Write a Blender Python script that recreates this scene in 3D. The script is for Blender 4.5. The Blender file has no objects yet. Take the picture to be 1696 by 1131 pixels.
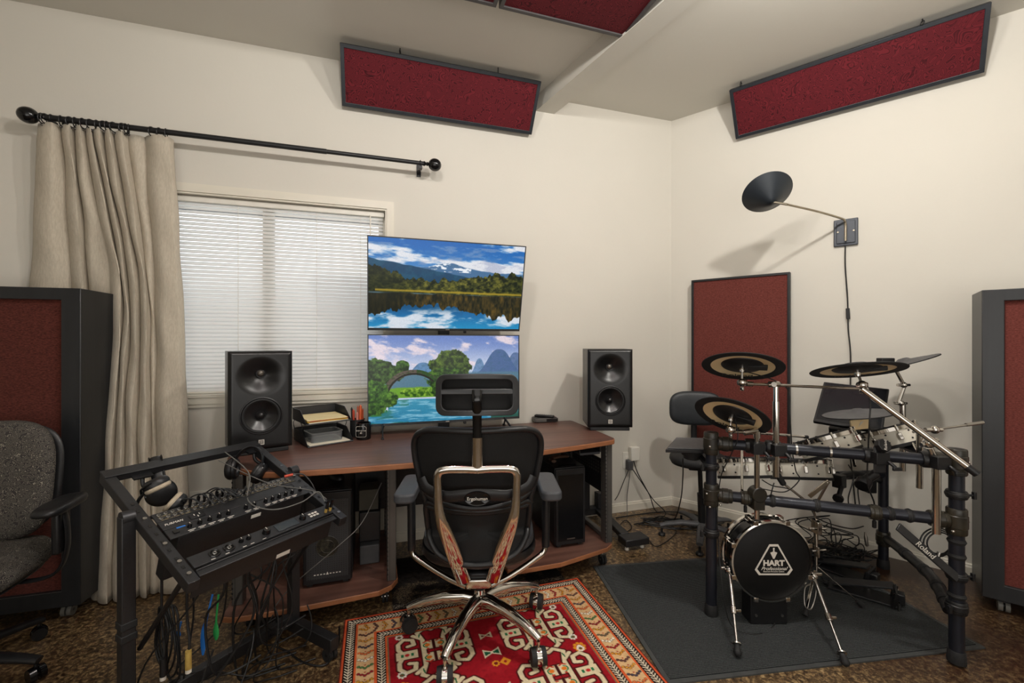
import bpy, bmesh, math, random
import numpy as np
from mathutils import Vector, Matrix, Quaternion
random.seed(7)
V = Vector
PI = math.pi
COL = bpy.context.scene.collection
# ------------------------------------------------------------------ survey of the room (metres)
F = 720.0; H = 1.31; CX = 848.0; CY = 566.0
C = (1.281, 3.493)                       # the corner where the two walls meet
UA = V((.953, .303, 0)); NA = V((.303, -.953, 0))       # window wall: along / into the room
UB = V((.771, -.637, 0)); NB = V((-.637, -.771, 0))     # drum wall
YA = math.atan2(.303, .953); YB = math.atan2(-.637, .771)
CZ = 3.08
def P(x, y, d): return V(((x-CX)*d/F, d, H-(y-CY)*d/F))
def FL(x, y, z=0): return P(x, y, (H-z)*F/(y-CY))
def W_(x, y, n, off):
    k = (x-CX)/F
    return P(x, y, (off+n[0]*C[0]+n[1]*C[1])/(n[0]*k+n[1]))
def WA(x, y, o=0): return W_(x, y, NA, o)
def WB(x, y, o=0): return W_(x, y, NB, o)
def AB(a, b, z=0): return V((C[0]+UA.x*a+NA.x*b, C[1]+UA.y*a+NA.y*b, z))
def BB(a, b, z=0): return V((C[0]+UB.x*a+NB.x*b, C[1]+UB.y*a+NB.y*b, z))

# ------------------------------------------------------------------ mesh collector
def perp(d):
    d = d.normalized()
    a = V((0, 0, 1)) if abs(d.z) < .9 else V((1, 0, 0))
    u = d.cross(a).normalized()
    return u, d.cross(u).normalized()
def frame(o, z, x=None):
    z = V(z).normalized()
    if x is None: x = perp(z)[0]
    x = V(x); x = (x - z*x.dot(z)).normalized(); y = z.cross(x)
    m = Matrix((x, y, z)).transposed().to_4x4(); m.translation = V(o); return m
class G:
    def __init__(s, M=None): s.v = []; s.f = []; s.M = M or Matrix()
    def add(s, vs, fs, M=None):
        n = len(s.v); T = s.M @ M if M is not None else s.M
        s.v += [T @ V(p) for p in vs]; s.f += [tuple(i+n for i in q) for q in fs]; return s
    def box(s, c, d, M=None, rz=0):
        x, y, z = d[0]/2, d[1]/2, d[2]/2
        R = Matrix.Translation(V(c)) @ Matrix.Rotation(rz, 4, 'Z')
        vs = [R @ V((i*x, j*y, k*z)) for k in (-1, 1) for j in (-1, 1) for i in (-1, 1)]
        return s.add(vs, [(0,2,3,1),(4,5,7,6),(0,1,5,4),(2,6,7,3),(0,4,6,2),(1,3,7,5)], M)
    def b2(s, lo, hi, M=None):
        return s.box([(lo[i]+hi[i])/2 for i in range(3)], [abs(hi[i]-lo[i]) for i in range(3)], M)
    def bar(s, a, b, w, h, up=(0,0,1)):            # rectangular bar between two points
        a = V(a); b = V(b); d = b-a
        z = d.normalized(); y = V(up) - z*V(up).dot(z); y.normalize(); x = y.cross(z)
        m = Matrix((x, y, z)).transposed().to_4x4(); m.translation = (a+b)/2
        return s.box((0,0,0), (w, h, d.length), m)
    def cyl(s, a, b, r, r2=None, n=16, cap=True):
        a = V(a); b = V(b); r2 = r if r2 is None else r2
        u, w = perp(b-a); vs = []; fs = []
        for i in range(n):
            t = 2*PI*i/n; e = u*math.cos(t)+w*math.sin(t); vs += [a+e*r, b+e*r2]
        for i in range(n):
            j = (i+1) % n; fs.append((2*i, 2*i+1, 2*j+1, 2*j))
        if cap: fs.append(tuple(2*i for i in range(n))); fs.append(tuple(2*i+1 for i in reversed(range(n))))
        return s.add(vs, fs)
    def tube(s, pts, r, n=8, closed=False, flat=None):
        pts = [V(p) for p in pts]; m = len(pts); vs = []; fs = []
        R = r if isinstance(r, (list, tuple)) else [r]*m
        def tan(i):
            if closed: return (pts[(i+1) % m]-pts[i-1]).normalized()
            return (pts[min(i+1, m-1)]-pts[max(i-1, 0)]).normalized()
        t = tan(0); u, w = perp(t)
        if flat is not None:
            u = (V(flat)-t*V(flat).dot(t)).normalized()
        for i in range(m):
            t = tan(i); u = (u-t*u.dot(t)).normalized(); w = t.cross(u)
            for k in range(n):
                q = 2*PI*k/n; ru = R[i][0] if isinstance(R[i], tuple) else R[i]; rw = R[i][1] if isinstance(R[i], tuple) else R[i]
                vs.append(pts[i]+u*math.cos(q)*ru+w*math.sin(q)*rw)
        for i in range(m if closed else m-1):
            for k in range(n):
                a = i*n+k; b = i*n+(k+1) % n; c = ((i+1) % m)*n+(k+1) % n; d = ((i+1) % m)*n+k
                fs.append((a, b, c, d))
        if not closed: fs.append(tuple(reversed(range(n)))); fs.append(tuple((m-1)*n+k for k in range(n)))
        return s.add(vs, fs)
    def lathe(s, prof, o, ax=(0,0,1), n=32, sx=1, x=None, cap=True):
        m = frame(o, ax, x); vs = []; fs = []
        for (r, h) in prof:
            for i in range(n):
                t = 2*PI*i/n; vs.append((r*math.cos(t)*sx, r*math.sin(t), h))
        k = len(prof)
        for j in range(k-1):
            for i in range(n):
                i2 = (i+1) % n; fs.append((j*n+i, j*n+i2, (j+1)*n+i2, (j+1)*n+i))
        if cap and prof[0][0] > 1e-4: fs.append(tuple(reversed(range(n))))
        if cap and prof[-1][0] > 1e-4: fs.append(tuple((k-1)*n+i for i in range(n)))
        return s.add(vs, fs, m)
    def ring(s, c, ax, R, r, n=28, k=8, sy=1):
        u, w = perp(V(ax)); return s.tube([V(c)+u*R*math.cos(2*PI*i/n)+w*R*sy*math.sin(2*PI*i/n) for i in range(n)], r, k, True)
    def ball(s, c, r, n=16):
        r = r if isinstance(r, (tuple, list)) else (r, r, r); vs = []; fs = []; m = n//2
        for j in range(m+1):
            for i in range(n):
                a = 2*PI*i/n; b = PI*j/m
                vs.append((c[0]+r[0]*math.sin(b)*math.cos(a), c[1]+r[1]*math.sin(b)*math.sin(a), c[2]+r[2]*math.cos(b)))
        for j in range(m):
            for i in range(n):
                i2 = (i+1) % n; fs.append((j*n+i, (j+1)*n+i, (j+1)*n+i2, j*n+i2))
        return s.add(vs, fs)
    def prism(s, poly, h0, h1, M=None):
        n = len(poly); vs = [(p[0], p[1], h0) for p in poly]+[(p[0], p[1], h1) for p in poly]
        fs = [tuple(reversed(range(n))), tuple(range(n, 2*n))]+[(i, (i+1) % n, n+(i+1) % n, n+i) for i in range(n)]
        return s.add(vs, fs, M)
    def frm(s, outer, inner, h0, h1, M=None):       # prism with a hole (same vertex count)
        n = len(outer)
        vs = [(p[0], p[1], h) for h in (h0, h1) for p in outer]+[(p[0], p[1], h) for h in (h0, h1) for p in inner]
        fs = []
        for i in range(n):
            j = (i+1) % n
            fs += [(i, j, n+j, n+i), (2*n+j, 2*n+i, 3*n+i, 3*n+j), (n+i, n+j, 3*n+j, 3*n+i), (j, i, 2*n+i, 2*n+j)]
        return s.add(vs, fs, M)
    def grid(s, fn, nu, nv, M=None):
        vs = [fn(i/(nu-1), j/(nv-1)) for j in range(nv) for i in range(nu)]
        fs = [(j*nu+i, j*nu+i+1, (j+1)*nu+i+1, (j+1)*nu+i) for j in range(nv-1) for i in range(nu-1)]
        return s.add(vs, fs, M)
def rect(x0, y0, x1, y1, r=0, k=5):
    if r == 0: return [(x0,y0),(x1,y0),(x1,y1),(x0,y1)]
    o = []
    for cx, cy, a in ((x1-r,y0+r,-PI/2),(x1-r,y1-r,0),(x0+r,y1-r,PI/2),(x0+r,y0+r,PI)):
        for i in range(k+1):
            t = a+PI/2*i/k; o.append((cx+r*math.cos(t), cy+r*math.sin(t)))
    return o
def smooth(pts, k=8, closed=False):                 # Catmull-Rom through the points
    pts = [V(p) for p in pts]; n = len(pts); o = []
    for i in range(n if closed else n-1):
        p1 = pts[i]; p2 = pts[(i+1) % n]
        p0 = pts[i-1] if (i > 0 or closed) else p1; p3 = pts[(i+2) % n] if (i+2 < n or closed) else p2
        for j in range(k):
            t = j/k
            o.append(.5*((2*p1)+(p2-p0)*t+(2*p0-5*p1+4*p2-p3)*t*t+(3*p1-p0-3*p2+p3)*t**3))
    if not closed: o.append(pts[-1])
    return o
# ------------------------------------------------------------------ linking
WM = {}
def mw(o): return WM[o.name] if o is not None and o.name in WM else Matrix()
def obj(name, g, mt, parent=None, bevel=0, seg=2, world=False, sm=True, ang=35, sub=0):
    me = bpy.data.meshes.new(name)
    vs = g.v
    if world and parent is not None:
        I = mw(parent).inverted(); vs = [I @ p for p in vs]
    me.from_pydata([tuple(p) for p in vs], [], g.f); me.update()
    bm = bmesh.new(); bm.from_mesh(me)
    bmesh.ops.recalc_face_normals(bm, faces=bm.faces); bm.to_mesh(me); bm.free()
    if sm:
        for p in me.polygons: p.use_smooth = True
        me.set_sharp_from_angle(angle=math.radians(ang))
    o = bpy.data.objects.new(name, me); COL.objects.link(o)
    if mt: me.materials.append(mt)
    if parent is not None: o.parent = parent; WM[o.name] = mw(parent)
    if bevel:
        b = o.modifiers.new('bevel', 'BEVEL'); b.width = bevel; b.segments = seg; b.limit_method = 'ANGLE'; b.angle_limit = .6
    if sub:
        b = o.modifiers.new('sub', 'SUBSURF'); b.levels = sub; b.render_levels = sub
    return o
def tag(o, label, cat, group=None):
    o['label'] = label; o['category'] = cat
    if group: o['group'] = group
    return o
def thing(name, label, cat, loc=(0,0,0), rz=0, group=None):
    o = bpy.data.objects.new(name, None); COL.objects.link(o); o.empty_display_size = .1
    o.location = loc; o.rotation_euler = (0, 0, rz)
    WM[o.name] = Matrix.Translation(V(loc)) @ Matrix.Rotation(rz, 4, 'Z')
    return tag(o, label, cat, group)
def solo(name, g, mt, label, cat, group=None, **k):
    xs = [p.x for p in g.v]; ys = [p.y for p in g.v]; zs = [p.z for p in g.v]
    c = V(((min(xs)+max(xs))/2, (min(ys)+max(ys))/2, min(zs)))
    g.v = [p-c for p in g.v]
    o = obj(name, g, mt, **k); o.location = c; WM[o.name] = Matrix.Translation(c)
    return tag(o, label, cat, group)
def struct(name, g, mt, **k):
    o = obj(name, g, mt, **k); o['kind'] = 'structure'; return o
def dup(root, loc=None, rz=None, label=None, mat=None):
    def rec(o, par):
        c = o.copy(); COL.objects.link(c)
        if par is not None: c.parent = par; WM[c.name] = mw(par)
        else:
            if loc is not None: c.location = loc
            if rz is not None: c.rotation_euler = (0, 0, rz)
            WM[c.name] = Matrix.Translation(c.location) @ c.rotation_euler.to_matrix().to_4x4()
        for ch in list(o.children): rec(ch, c)
        return c
    bpy.context.view_layer.update()
    c = rec(root, None)
    if label: c['label'] = label
    return c
def text(name, s, size, mt, parent, M, world=True, shear=0, ext=.0006, space=1.0, sx=1.0, center=True, off=0):
    cu = bpy.data.curves.new('t', 'FONT'); cu.body = s; cu.size = size; cu.extrude = ext; cu.shear = shear; cu.offset = off; cu.space_character = space
    if center: cu.align_x = 'CENTER'; cu.align_y = 'CENTER'
    t = bpy.data.objects.new('t', cu); COL.objects.link(t); bpy.context.view_layer.update()
    dg = bpy.context.evaluated_depsgraph_get(); me = bpy.data.meshes.new_from_object(t.evaluated_get(dg))
    bpy.data.objects.remove(t)
    g = G(); S = Matrix.Diagonal((sx, 1, 1, 1))
    g.add([v.co.copy() for v in me.vertices], [tuple(p.vertices) for p in me.polygons], M @ S)
    return obj(name, g, mt, parent, world=world, sm=False)
# ------------------------------------------------------------------ materials
def lin(c):
    return tuple(((x/12.92) if x <= .04045 else ((x+.055)/1.055)**2.4) for x in [q/255. for q in c])+(1,)
def mat(name, rgb, rough=.5, metal=0, noise=None, rgb2=None, bump=None, spec=.5, coat=0, stretch=None, alpha=1, trans=0, wave=None, thr=(.35,.65), sheen=0):
    m = bpy.data.materials.new(name); m.use_nodes = True; nt = m.node_tree; n = nt.nodes; L = nt.links
    b = n['Principled BSDF']; b.inputs['Base Color'].default_value = lin(rgb)
    b.inputs['Roughness'].default_value = rough; b.inputs['Metallic'].default_value = metal
    b.inputs['Specular IOR Level'].default_value = spec; b.inputs['Coat Weight'].default_value = coat
    b.inputs['Alpha'].default_value = alpha; b.inputs['Transmission Weight'].default_value = trans
    b.inputs['Sheen Weight'].default_value = sheen
    tc = n.new('ShaderNodeTexCoord'); mp = n.new('ShaderNodeMapping'); L.new(tc.outputs['Object'], mp.inputs['Vector'])
    if stretch: mp.inputs['Scale'].default_value = stretch
    if noise:
        t = n.new('ShaderNodeTexNoise'); t.inputs['Scale'].default_value = noise; t.inputs['Detail'].default_value = 5
        L.new(mp.outputs['Vector'], t.inputs['Vector'])
        r = n.new('ShaderNodeValToRGB'); r.color_ramp.elements[0].position = thr[0]; r.color_ramp.elements[1].position = thr[1]
        r.color_ramp.elements[0].color = lin(rgb); r.color_ramp.elements[1].color = lin(rgb2)
        L.new(t.outputs['Fac'], r.inputs['Fac']); L.new(r.outputs['Color'], b.inputs['Base Color'])
    if bump:
        t = n.new('ShaderNodeTexNoise'); t.inputs['Scale'].default_value = bump[0]; t.inputs['Detail'].default_value = 3
        L.new(mp.outputs['Vector'], t.inputs['Vector'])
        q = n.new('ShaderNodeBump'); q.inputs['Strength'].default_value = bump[1]; q.inputs['Distance'].default_value = bump[2] if len(bump) > 2 else .004
        L.new(t.outputs['Fac'], q.inputs['Height']); L.new(q.outputs['Normal'], b.inputs['Normal'])
    return m
def nodes(m): return m.node_tree.nodes, m.node_tree.links, m.node_tree.nodes['Principled BSDF']
M = {}
M['wall'] = mat('wall paint', (214,209,198), .75, noise=1.2, rgb2=(217,212,201), bump=(55,.08,.004), stretch=(1,1,1))
M['ceil'] = mat('ceiling paint', (207,203,193), .8, noise=.9, rgb2=(203,199,189), bump=(70,.06,.003))
M['trim'] = mat('trim paint', (226,220,206), .45, noise=3, rgb2=(222,216,201))
M['blk'] = mat('black plastic', (20,20,22), .42, noise=30, rgb2=(25,25,27))
M['blkgloss'] = mat('black gloss', (10,10,12), .18, noise=20, rgb2=(13,13,15))
M['rub'] = mat('black rubber', (22,22,23), .7, noise=60, rgb2=(29,29,30))
M['cable'] = mat('black cable', (17,17,18), .5, noise=40, rgb2=(22,22,23))
M['grycable'] = mat('grey cable', (88,86,82), .5, noise=40, rgb2=(98,96,92))
M['pwd'] = mat('black powder coat', (26,26,28), .45, noise=120, rgb2=(32,32,34), bump=(300,.1,.001))
M['paintwood'] = mat('black painted wood', (31,32,34), .38, noise=3, rgb2=(37,38,40), stretch=(8,8,.6), bump=(30,.1,.002))
M['grym'] = mat('grey metal', (88,85,82), .45, .5, noise=8, rgb2=(96,93,89))
M['dkm'] = mat('dark metal', (50,50,52), .4, .6, noise=10, rgb2=(58,58,60))
M['chrome'] = mat('polished chrome', (214,210,204), .09, 1, noise=6, rgb2=(204,200,194))
M['steel'] = mat('brushed steel', (180,176,170), .28, 1, noise=12, rgb2=(164,160,154))
M['brass'] = mat('brass rod', (170,160,142), .3, 1, noise=12, rgb2=(158,148,130))
M['tubeblue'] = mat('rack tube blue black', (36,38,46), .32, .35, noise=10, rgb2=(42,44,52))
M['clampbrn'] = mat('clamp dark plastic', (34,32,28), .35, noise=14, rgb2=(50,45,34))
M['white'] = mat('white plastic', (232,228,218), .4, noise=9, rgb2=(226,222,211))
M['shellw'] = mat('white drum shell', (222,217,203), .3, noise=7, rgb2=(214,209,195))
M['head'] = mat('black drum head', (11,11,12), .55, noise=50, rgb2=(15,15,16), spec=.3)
M['gold'] = mat('cymbal underside tan', (244,218,170), .35, 0, noise=9, rgb2=(238,210,160))
M['edge'] = mat('desk edge band', (156,102,68), .38, noise=14, rgb2=(140,90,60), stretch=(1,1,1))
M['paper'] = mat('paper', (236,228,206), .7, noise=9, rgb2=(230,222,200))
M['manila'] = mat('manila card', (232,212,160), .65, noise=9, rgb2=(224,204,150))
M['yel'] = mat('yellow card', (222,178,60), .6, noise=9, rgb2=(212,168,52))
M['redc'] = mat('red card', (160,66,44), .6, noise=9, rgb2=(150,58,40))
M['org'] = mat('orange plastic', (206,92,48), .4, noise=9, rgb2=(196,84,42))
M['pink'] = mat('pink plastic', (214,140,128), .4, noise=9, rgb2=(204,130,118))
M['blue'] = mat('blue tape', (38,116,200), .5, noise=9, rgb2=(32,104,188))
M['green'] = mat('green tape', (40,150,76), .5, noise=9, rgb2=(34,138,68))
M['yelt'] = mat('worn yellow tape', (190,160,84), .6, noise=30, rgb2=(160,130,64))
M['redt'] = mat('red plug', (196,72,46), .4, noise=9, rgb2=(184,64,40))
M['print'] = mat('white print', (220,214,204), .5, noise=9, rgb2=(214,208,198))
M['printd'] = mat('dark print', (30,24,16), .5, noise=9, rgb2=(26,20,14))
M['beige'] = mat('beige ear pad', (190,176,154), .85, noise=60, rgb2=(170,156,134))
M['cone'] = mat('speaker cone', (22,21,22), .28, noise=20, rgb2=(26,25,26))
M['spk'] = mat('speaker satin black', (13,13,14), .34, noise=9, rgb2=(16,16,17), bump=(400,.05,.001))
M['ash'] = mat('speaker side dark ash', (72,69,65), .35, noise=14, rgb2=(58,55,52), stretch=(1,1,.15))
M['seatgry'] = mat('grey fabric', (52,54,58), .8, noise=90, rgb2=(62,64,68))
M['meshf'] = mat('chair mesh fabric', (9,9,10), .75, noise=200, rgb2=(15,15,16))
M['arm'] = mat('arm pad', (62,64,68), .5, noise=60, rgb2=(68,70,74))
M['lampb'] = mat('lamp dark blue black', (34,40,46), .42, .2, noise=6, rgb2=(38,44,50))
M['plategry'] = mat('lamp plate grey', (62,66,74), .45, .2, noise=6, rgb2=(68,72,80))
M['clear'] = mat('clear plastic', (235,238,240), .08, trans=.9, noise=6, rgb2=(225,230,232))
M['glass'] = mat('window glass', (240,245,248), .02, trans=1, noise=2, rgb2=(236,242,246))
M['panelgold'] = mat('patch bay print', (130,116,84), .5, noise=120, rgb2=(24,24,25), thr=(.45,.55))
M['lcd'] = mat('display', (40,48,54), .15, noise=9, rgb2=(46,54,60))
M['greypad'] = mat('grey pad', (70,70,72), .5, noise=30, rgb2=(78,78,80))
M['wheel'] = mat('caster grey rubber', (120,118,112), .5, noise=20, rgb2=(108,106,100))
M['bottle'] = M['blk']
# wood laminate
def wood():
    m = mat('walnut laminate', (112,78,66), .42, noise=3.2, rgb2=(86,57,48), stretch=(.7,9,9), thr=(.3,.7), bump=(14,.08,.002), coat=.1); return m
M['wood'] = wood()
def woven(name, c1, c2, sx, sz, rough=.9, bs=.4):
    m = mat(name, c1, rough, spec=.1, sheen=.1); n, L, b = nodes(m)
    tc = n['Texture Coordinate']; mp = n['Mapping']; mp.inputs['Scale'].default_value = (sx, sx, sz)
    t = n.new('ShaderNodeTexNoise'); t.inputs['Scale'].default_value = 1; t.inputs['Detail'].default_value = 4; t.inputs['Roughness'].default_value = .7
    L.new(mp.outputs['Vector'], t.inputs['Vector'])
    r = n.new('ShaderNodeValToRGB'); r.color_ramp.elements[0].position = .35; r.color_ramp.elements[1].position = .68
    r.color_ramp.elements[0].color = lin(c1); r.color_ramp.elements[1].color = lin(c2)
    L.new(t.outputs['Fac'], r.inputs['Fac']); L.new(r.outputs['Color'], b.inputs['Base Color'])
    q = n.new('ShaderNodeBump'); q.inputs['Strength'].default_value = bs; q.inputs['Distance'].default_value = .002
    L.new(t.outputs['Fac'], q.inputs['Height']); L.new(q.outputs['Normal'], b.inputs['Normal'])
    return m
M['rust'] = woven('rust woven cloth', (62,30,25), (104,54,45), 90, 260)
M['rust2'] = woven('red brown woven cloth', (84,40,36), (122,66,58), 100, 260)
M['linen'] = woven('natural linen', (184,174,157), (202,192,175), 160, 30, .9, .15)
def squig(name, base, line, scale, width, dist=1.5, rough=.85, base2=None, ping=.07):
    m = mat(name, base, rough, spec=.2); n, L, b = nodes(m); mp = n['Mapping']
    t = n.new('ShaderNodeTexNoise'); t.inputs['Scale'].default_value = scale; t.inputs['Detail'].default_value = 0; t.inputs['Distortion'].default_value = dist
    L.new(mp.outputs['Vector'], t.inputs['Vector'])
    a = n.new('ShaderNodeMath'); a.operation = 'PINGPONG'; a.inputs[1].default_value = ping; L.new(t.outputs['Fac'], a.inputs[0])
    r = n.new('ShaderNodeValToRGB'); e = r.color_ramp.elements; e[0].position = 0; e[0].color = lin(line); e[1].position = width; e[1].color = lin(base)
    L.new(a.outputs[0], r.inputs['Fac'])
    v = n.new('ShaderNodeTexNoise'); v.inputs['Scale'].default_value = scale*.12; v.inputs['Detail'].default_value = 3; L.new(mp.outputs['Vector'], v.inputs['Vector'])
    vm = n.new('ShaderNodeMath'); vm.operation = 'MULTIPLY'; vm.inputs[1].default_value = .7; L.new(v.outputs['Fac'], vm.inputs[0]); mx = n.new('ShaderNodeMix'); mx.data_type = 'RGBA'; L.new(vm.outputs[0], mx.inputs[0]); L.new(r.outputs['Color'], mx.inputs[6]); mx.inputs[7].default_value = lin(base2 or base)
    L.new(mx.outputs[2], b.inputs['Base Color']); return m
M['damask'] = squig('dark red damask', (112,32,40), (40,7,12), 11, .024, 2.0, .8, (70,16,23), .035)
M['taskfab'] = squig('grey squiggle upholstery', (54,51,50), (186,178,160), 40, .013, 1.4, .85, (60,57,55), .05)
# floor : mottled stained concrete
def floor_mat():
    m = mat('mottled stained floor', (60,42,28), .3, spec=.5); n, L, b = nodes(m); mp = n['Mapping']
    t = n.new('ShaderNodeTexNoise'); t.inputs['Scale'].default_value = 52; t.inputs['Detail'].default_value = 7; t.inputs['Roughness'].default_value = .75; t.inputs['Distortion'].default_value = .6
    L.new(mp.outputs['Vector'], t.inputs['Vector'])
    r = n.new('ShaderNodeValToRGB'); e = r.color_ramp.elements
    e[0].position = .36; e[0].color = lin((34,25,19)); e[1].position = .5; e[1].color = lin((92,72,50))
    e2 = r.color_ramp.elements.new(.59); e2.color = lin((158,132,92)); e3 = r.color_ramp.elements.new(.7); e3.color = lin((196,172,130))
    L.new(t.outputs['Fac'], r.inputs['Fac'])
    t2 = n.new('ShaderNodeTexNoise'); t2.inputs['Scale'].default_value = 2.2; t2.inputs['Detail'].default_value = 3; L.new(mp.outputs['Vector'], t2.inputs['Vector'])
    r2 = n.new('ShaderNodeValToRGB'); r2.color_ramp.elements[0].position = .4; r2.color_ramp.elements[1].position = .62
    L.new(t2.outputs['Fac'], r2.inputs['Fac'])
    # floor colour turns darker brown towards the drum side of the room
    sx = n.new('ShaderNodeSeparateXYZ'); L.new(mp.outputs['Vector'], sx.inputs[0])
    mr = n.new('ShaderNodeMapRange'); mr.inputs[1].default_value = 1.2; mr.inputs[2].default_value = 1.9; L.new(sx.outputs[0], mr.inputs[0])
    mxm = n.new('ShaderNodeMath'); mxm.operation = 'MULTIPLY_ADD'; mxm.inputs[1].default_value = .35; L.new(r2.outputs['Color'], mxm.inputs[0]); 
    m7 = n.new('ShaderNodeMath'); m7.operation = 'MULTIPLY'; m7.inputs[1].default_value = .6; L.new(mr.outputs[0], m7.inputs[0]); L.new(m7.outputs[0], mxm.inputs[2])
    mx = n.new('ShaderNodeMix'); mx.data_type = 'RGBA'; L.new(mxm.outputs[0], mx.inputs[0]); L.new(r.outputs['Color'], mx.inputs[6]); mx.inputs[7].default_value = lin((52,30,20))
    L.new(mx.outputs[2], b.inputs['Base Color'])
    q = n.new('ShaderNodeBump'); q.inputs['Strength'].default_value = .25; q.inputs['Distance'].default_value = .002
    L.new(t.outputs['Fac'], q.inputs['Height']); L.new(q.outputs['Normal'], b.inputs['Normal'])
    return m
M['floor'] = floor_mat()
def mat_mat():
    m = mat('charcoal ribbed carpet mat', (44,46,47), .95, spec=.1); n, L, b = nodes(m); mp = n['Mapping']
    w = n.new('ShaderNodeTexWave'); w.bands_direction = 'Y'; w.inputs['Scale'].default_value = 44; w.inputs['Distortion'].default_value = .6; w.inputs['Detail'].default_value = 3; w.inputs['Detail Scale'].default_value = 8
    L.new(mp.outputs['Vector'], w.inputs['Vector'])
    t = n.new('ShaderNodeTexNoise'); t.inputs['Scale'].default_value = 240; t.inputs['Detail'].default_value = 3; L.new(mp.outputs['Vector'], t.inputs['Vector'])
    a = n.new('ShaderNodeMath'); a.operation = 'MULTIPLY'; L.new(w.outputs['Fac'], a.inputs[0]); L.new(t.outputs['Fac'], a.inputs[1])
    r = n.new('ShaderNodeValToRGB'); r.color_ramp.elements[0].position = .1; r.color_ramp.elements[1].position = .65
    r.color_ramp.elements[0].color = lin((32,34,35)); r.color_ramp.elements[1].color = lin((94,97,97))
    L.new(a.outputs[0], r.inputs['Fac']); L.new(r.outputs['Color'], b.inputs['Base Color'])
    q = n.new('ShaderNodeBump'); q.inputs['Strength'].default_value = .6; q.inputs['Distance'].default_value = .004
    L.new(a.outputs[0], q.inputs['Height']); L.new(q.outputs['Normal'], b.inputs['Normal'])
    return m
M['mat'] = mat_mat()
def vcol(name, emit=0, rough=.9):
    m = bpy.data.materials.new(name); m.use_nodes = True; n = m.node_tree.nodes; L = m.node_tree.links; b = n['Principled BSDF']
    a = n.new('ShaderNodeVertexColor'); a.layer_name = 'Col'
    if emit:
        b.inputs['Base Color'].default_value = (.01,.01,.01,1); L.new(a.outputs['Color'], b.inputs['Emission Color']); b.inputs['Emission Strength'].default_value = emit
    else: L.new(a.outputs['Color'], b.inputs['Base Color'])
    b.inputs['Roughness'].default_value = rough; b.inputs['Specular IOR Level'].default_value = .3 if emit else .1
    return m
M['screen'] = vcol('screen picture', .95, .25)
M['rugm'] = vcol('rug pile', 0, .95)
M['fur'] = vcol('fur', 0, .9)
def mesh_perf():
    m = mat('perforated black mesh', (16,16,17), .45); n, L, b = nodes(m); mp = n['Mapping']
    v = n.new('ShaderNodeTexVoronoi'); v.inputs['Scale'].default_value = 95; v.inputs['Randomness'].default_value = 0; L.new(mp.outputs['Vector'], v.inputs['Vector'])
    r = n.new('ShaderNodeValToRGB'); r.color_ramp.interpolation = 'CONSTANT'; r.color_ramp.elements[1].position = .42
    r.color_ramp.elements[0].color = lin((5,5,5)); r.color_ramp.elements[1].color = lin((46,46,48))
    L.new(v.outputs['Distance'], r.inputs['Fac']); L.new(r.outputs['Color'], b.inputs['Base Color']); return m
M['perf'] = mesh_perf()
def blindm():
    m = mat('blind slat white', (232,230,225), .45, noise=2, rgb2=(228,226,221)); n, L, b = nodes(m)
    t = n.new('ShaderNodeBsdfTranslucent'); t.inputs['Color'].default_value = (.85,.87,.9,1)
    mx = n.new('ShaderNodeMixShader'); mx.inputs[0].default_value = .28
    o = n['Material Output']; L.new(b.outputs[0], mx.inputs[1]); L.new(t.outputs[0], mx.inputs[2]); L.new(mx.outputs[0], o.inputs['Surface']); return m
M['blind'] = blindm()

# ------------------------------------------------------------------ numpy painting
def vnoise(x, y, seed=0):
    xi = np.floor(x).astype(np.int64); yi = np.floor(y).astype(np.int64); fx = x-xi; fy = y-yi
    fx = fx*fx*(3-2*fx); fy = fy*fy*(3-2*fy)
    def h(a, b):
        n = (a*374761393+b*668265263+seed*982451653) & 0x7fffffff
        n = ((n ^ (n >> 13))*1274126177) & 0x7fffffff
        return ((n ^ (n >> 16)) & 0xffff)/65535.
    return (h(xi, yi)*(1-fx)+h(xi+1, yi)*fx)*(1-fy)+(h(xi, yi+1)*(1-fx)+h(xi+1, yi+1)*fx)*fy
def fbm(x, y, o=4, seed=0):
    s = 0; a = .5; t = 0
    for i in range(o): s = s+a*vnoise(x*2**i, y*2**i, seed+i*17); t += a; a *= .55
    return s/t
def sst(a, b, x): t = np.clip((x-a)/(b-a), 0, 1); return t*t*(3-2*t)
class Paint:
    def __init__(s, X, Y, base): s.X = X; s.Y = Y; s.c = np.empty(X.shape+(3,)); s.c[:] = base
    def mix(s, mask, col):
        m = np.clip(mask, 0, 1)[..., None]; s.c = s.c*(1-m)+np.asarray(col, float)*m
def seg(X, Y, pts):
    d = np.full(X.shape, 9.)
    for (x0, y0), (x1, y1) in zip(pts[:-1], pts[1:]):
        dx = x1-x0; dy = y1-y0; t = np.clip(((X-x0)*dx+(Y-y0)*dy)/(dx*dx+dy*dy+1e-12), 0, 1)
        d = np.minimum(d, np.hypot(X-x0-t*dx, Y-y0-t*dy))
    return d
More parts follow.
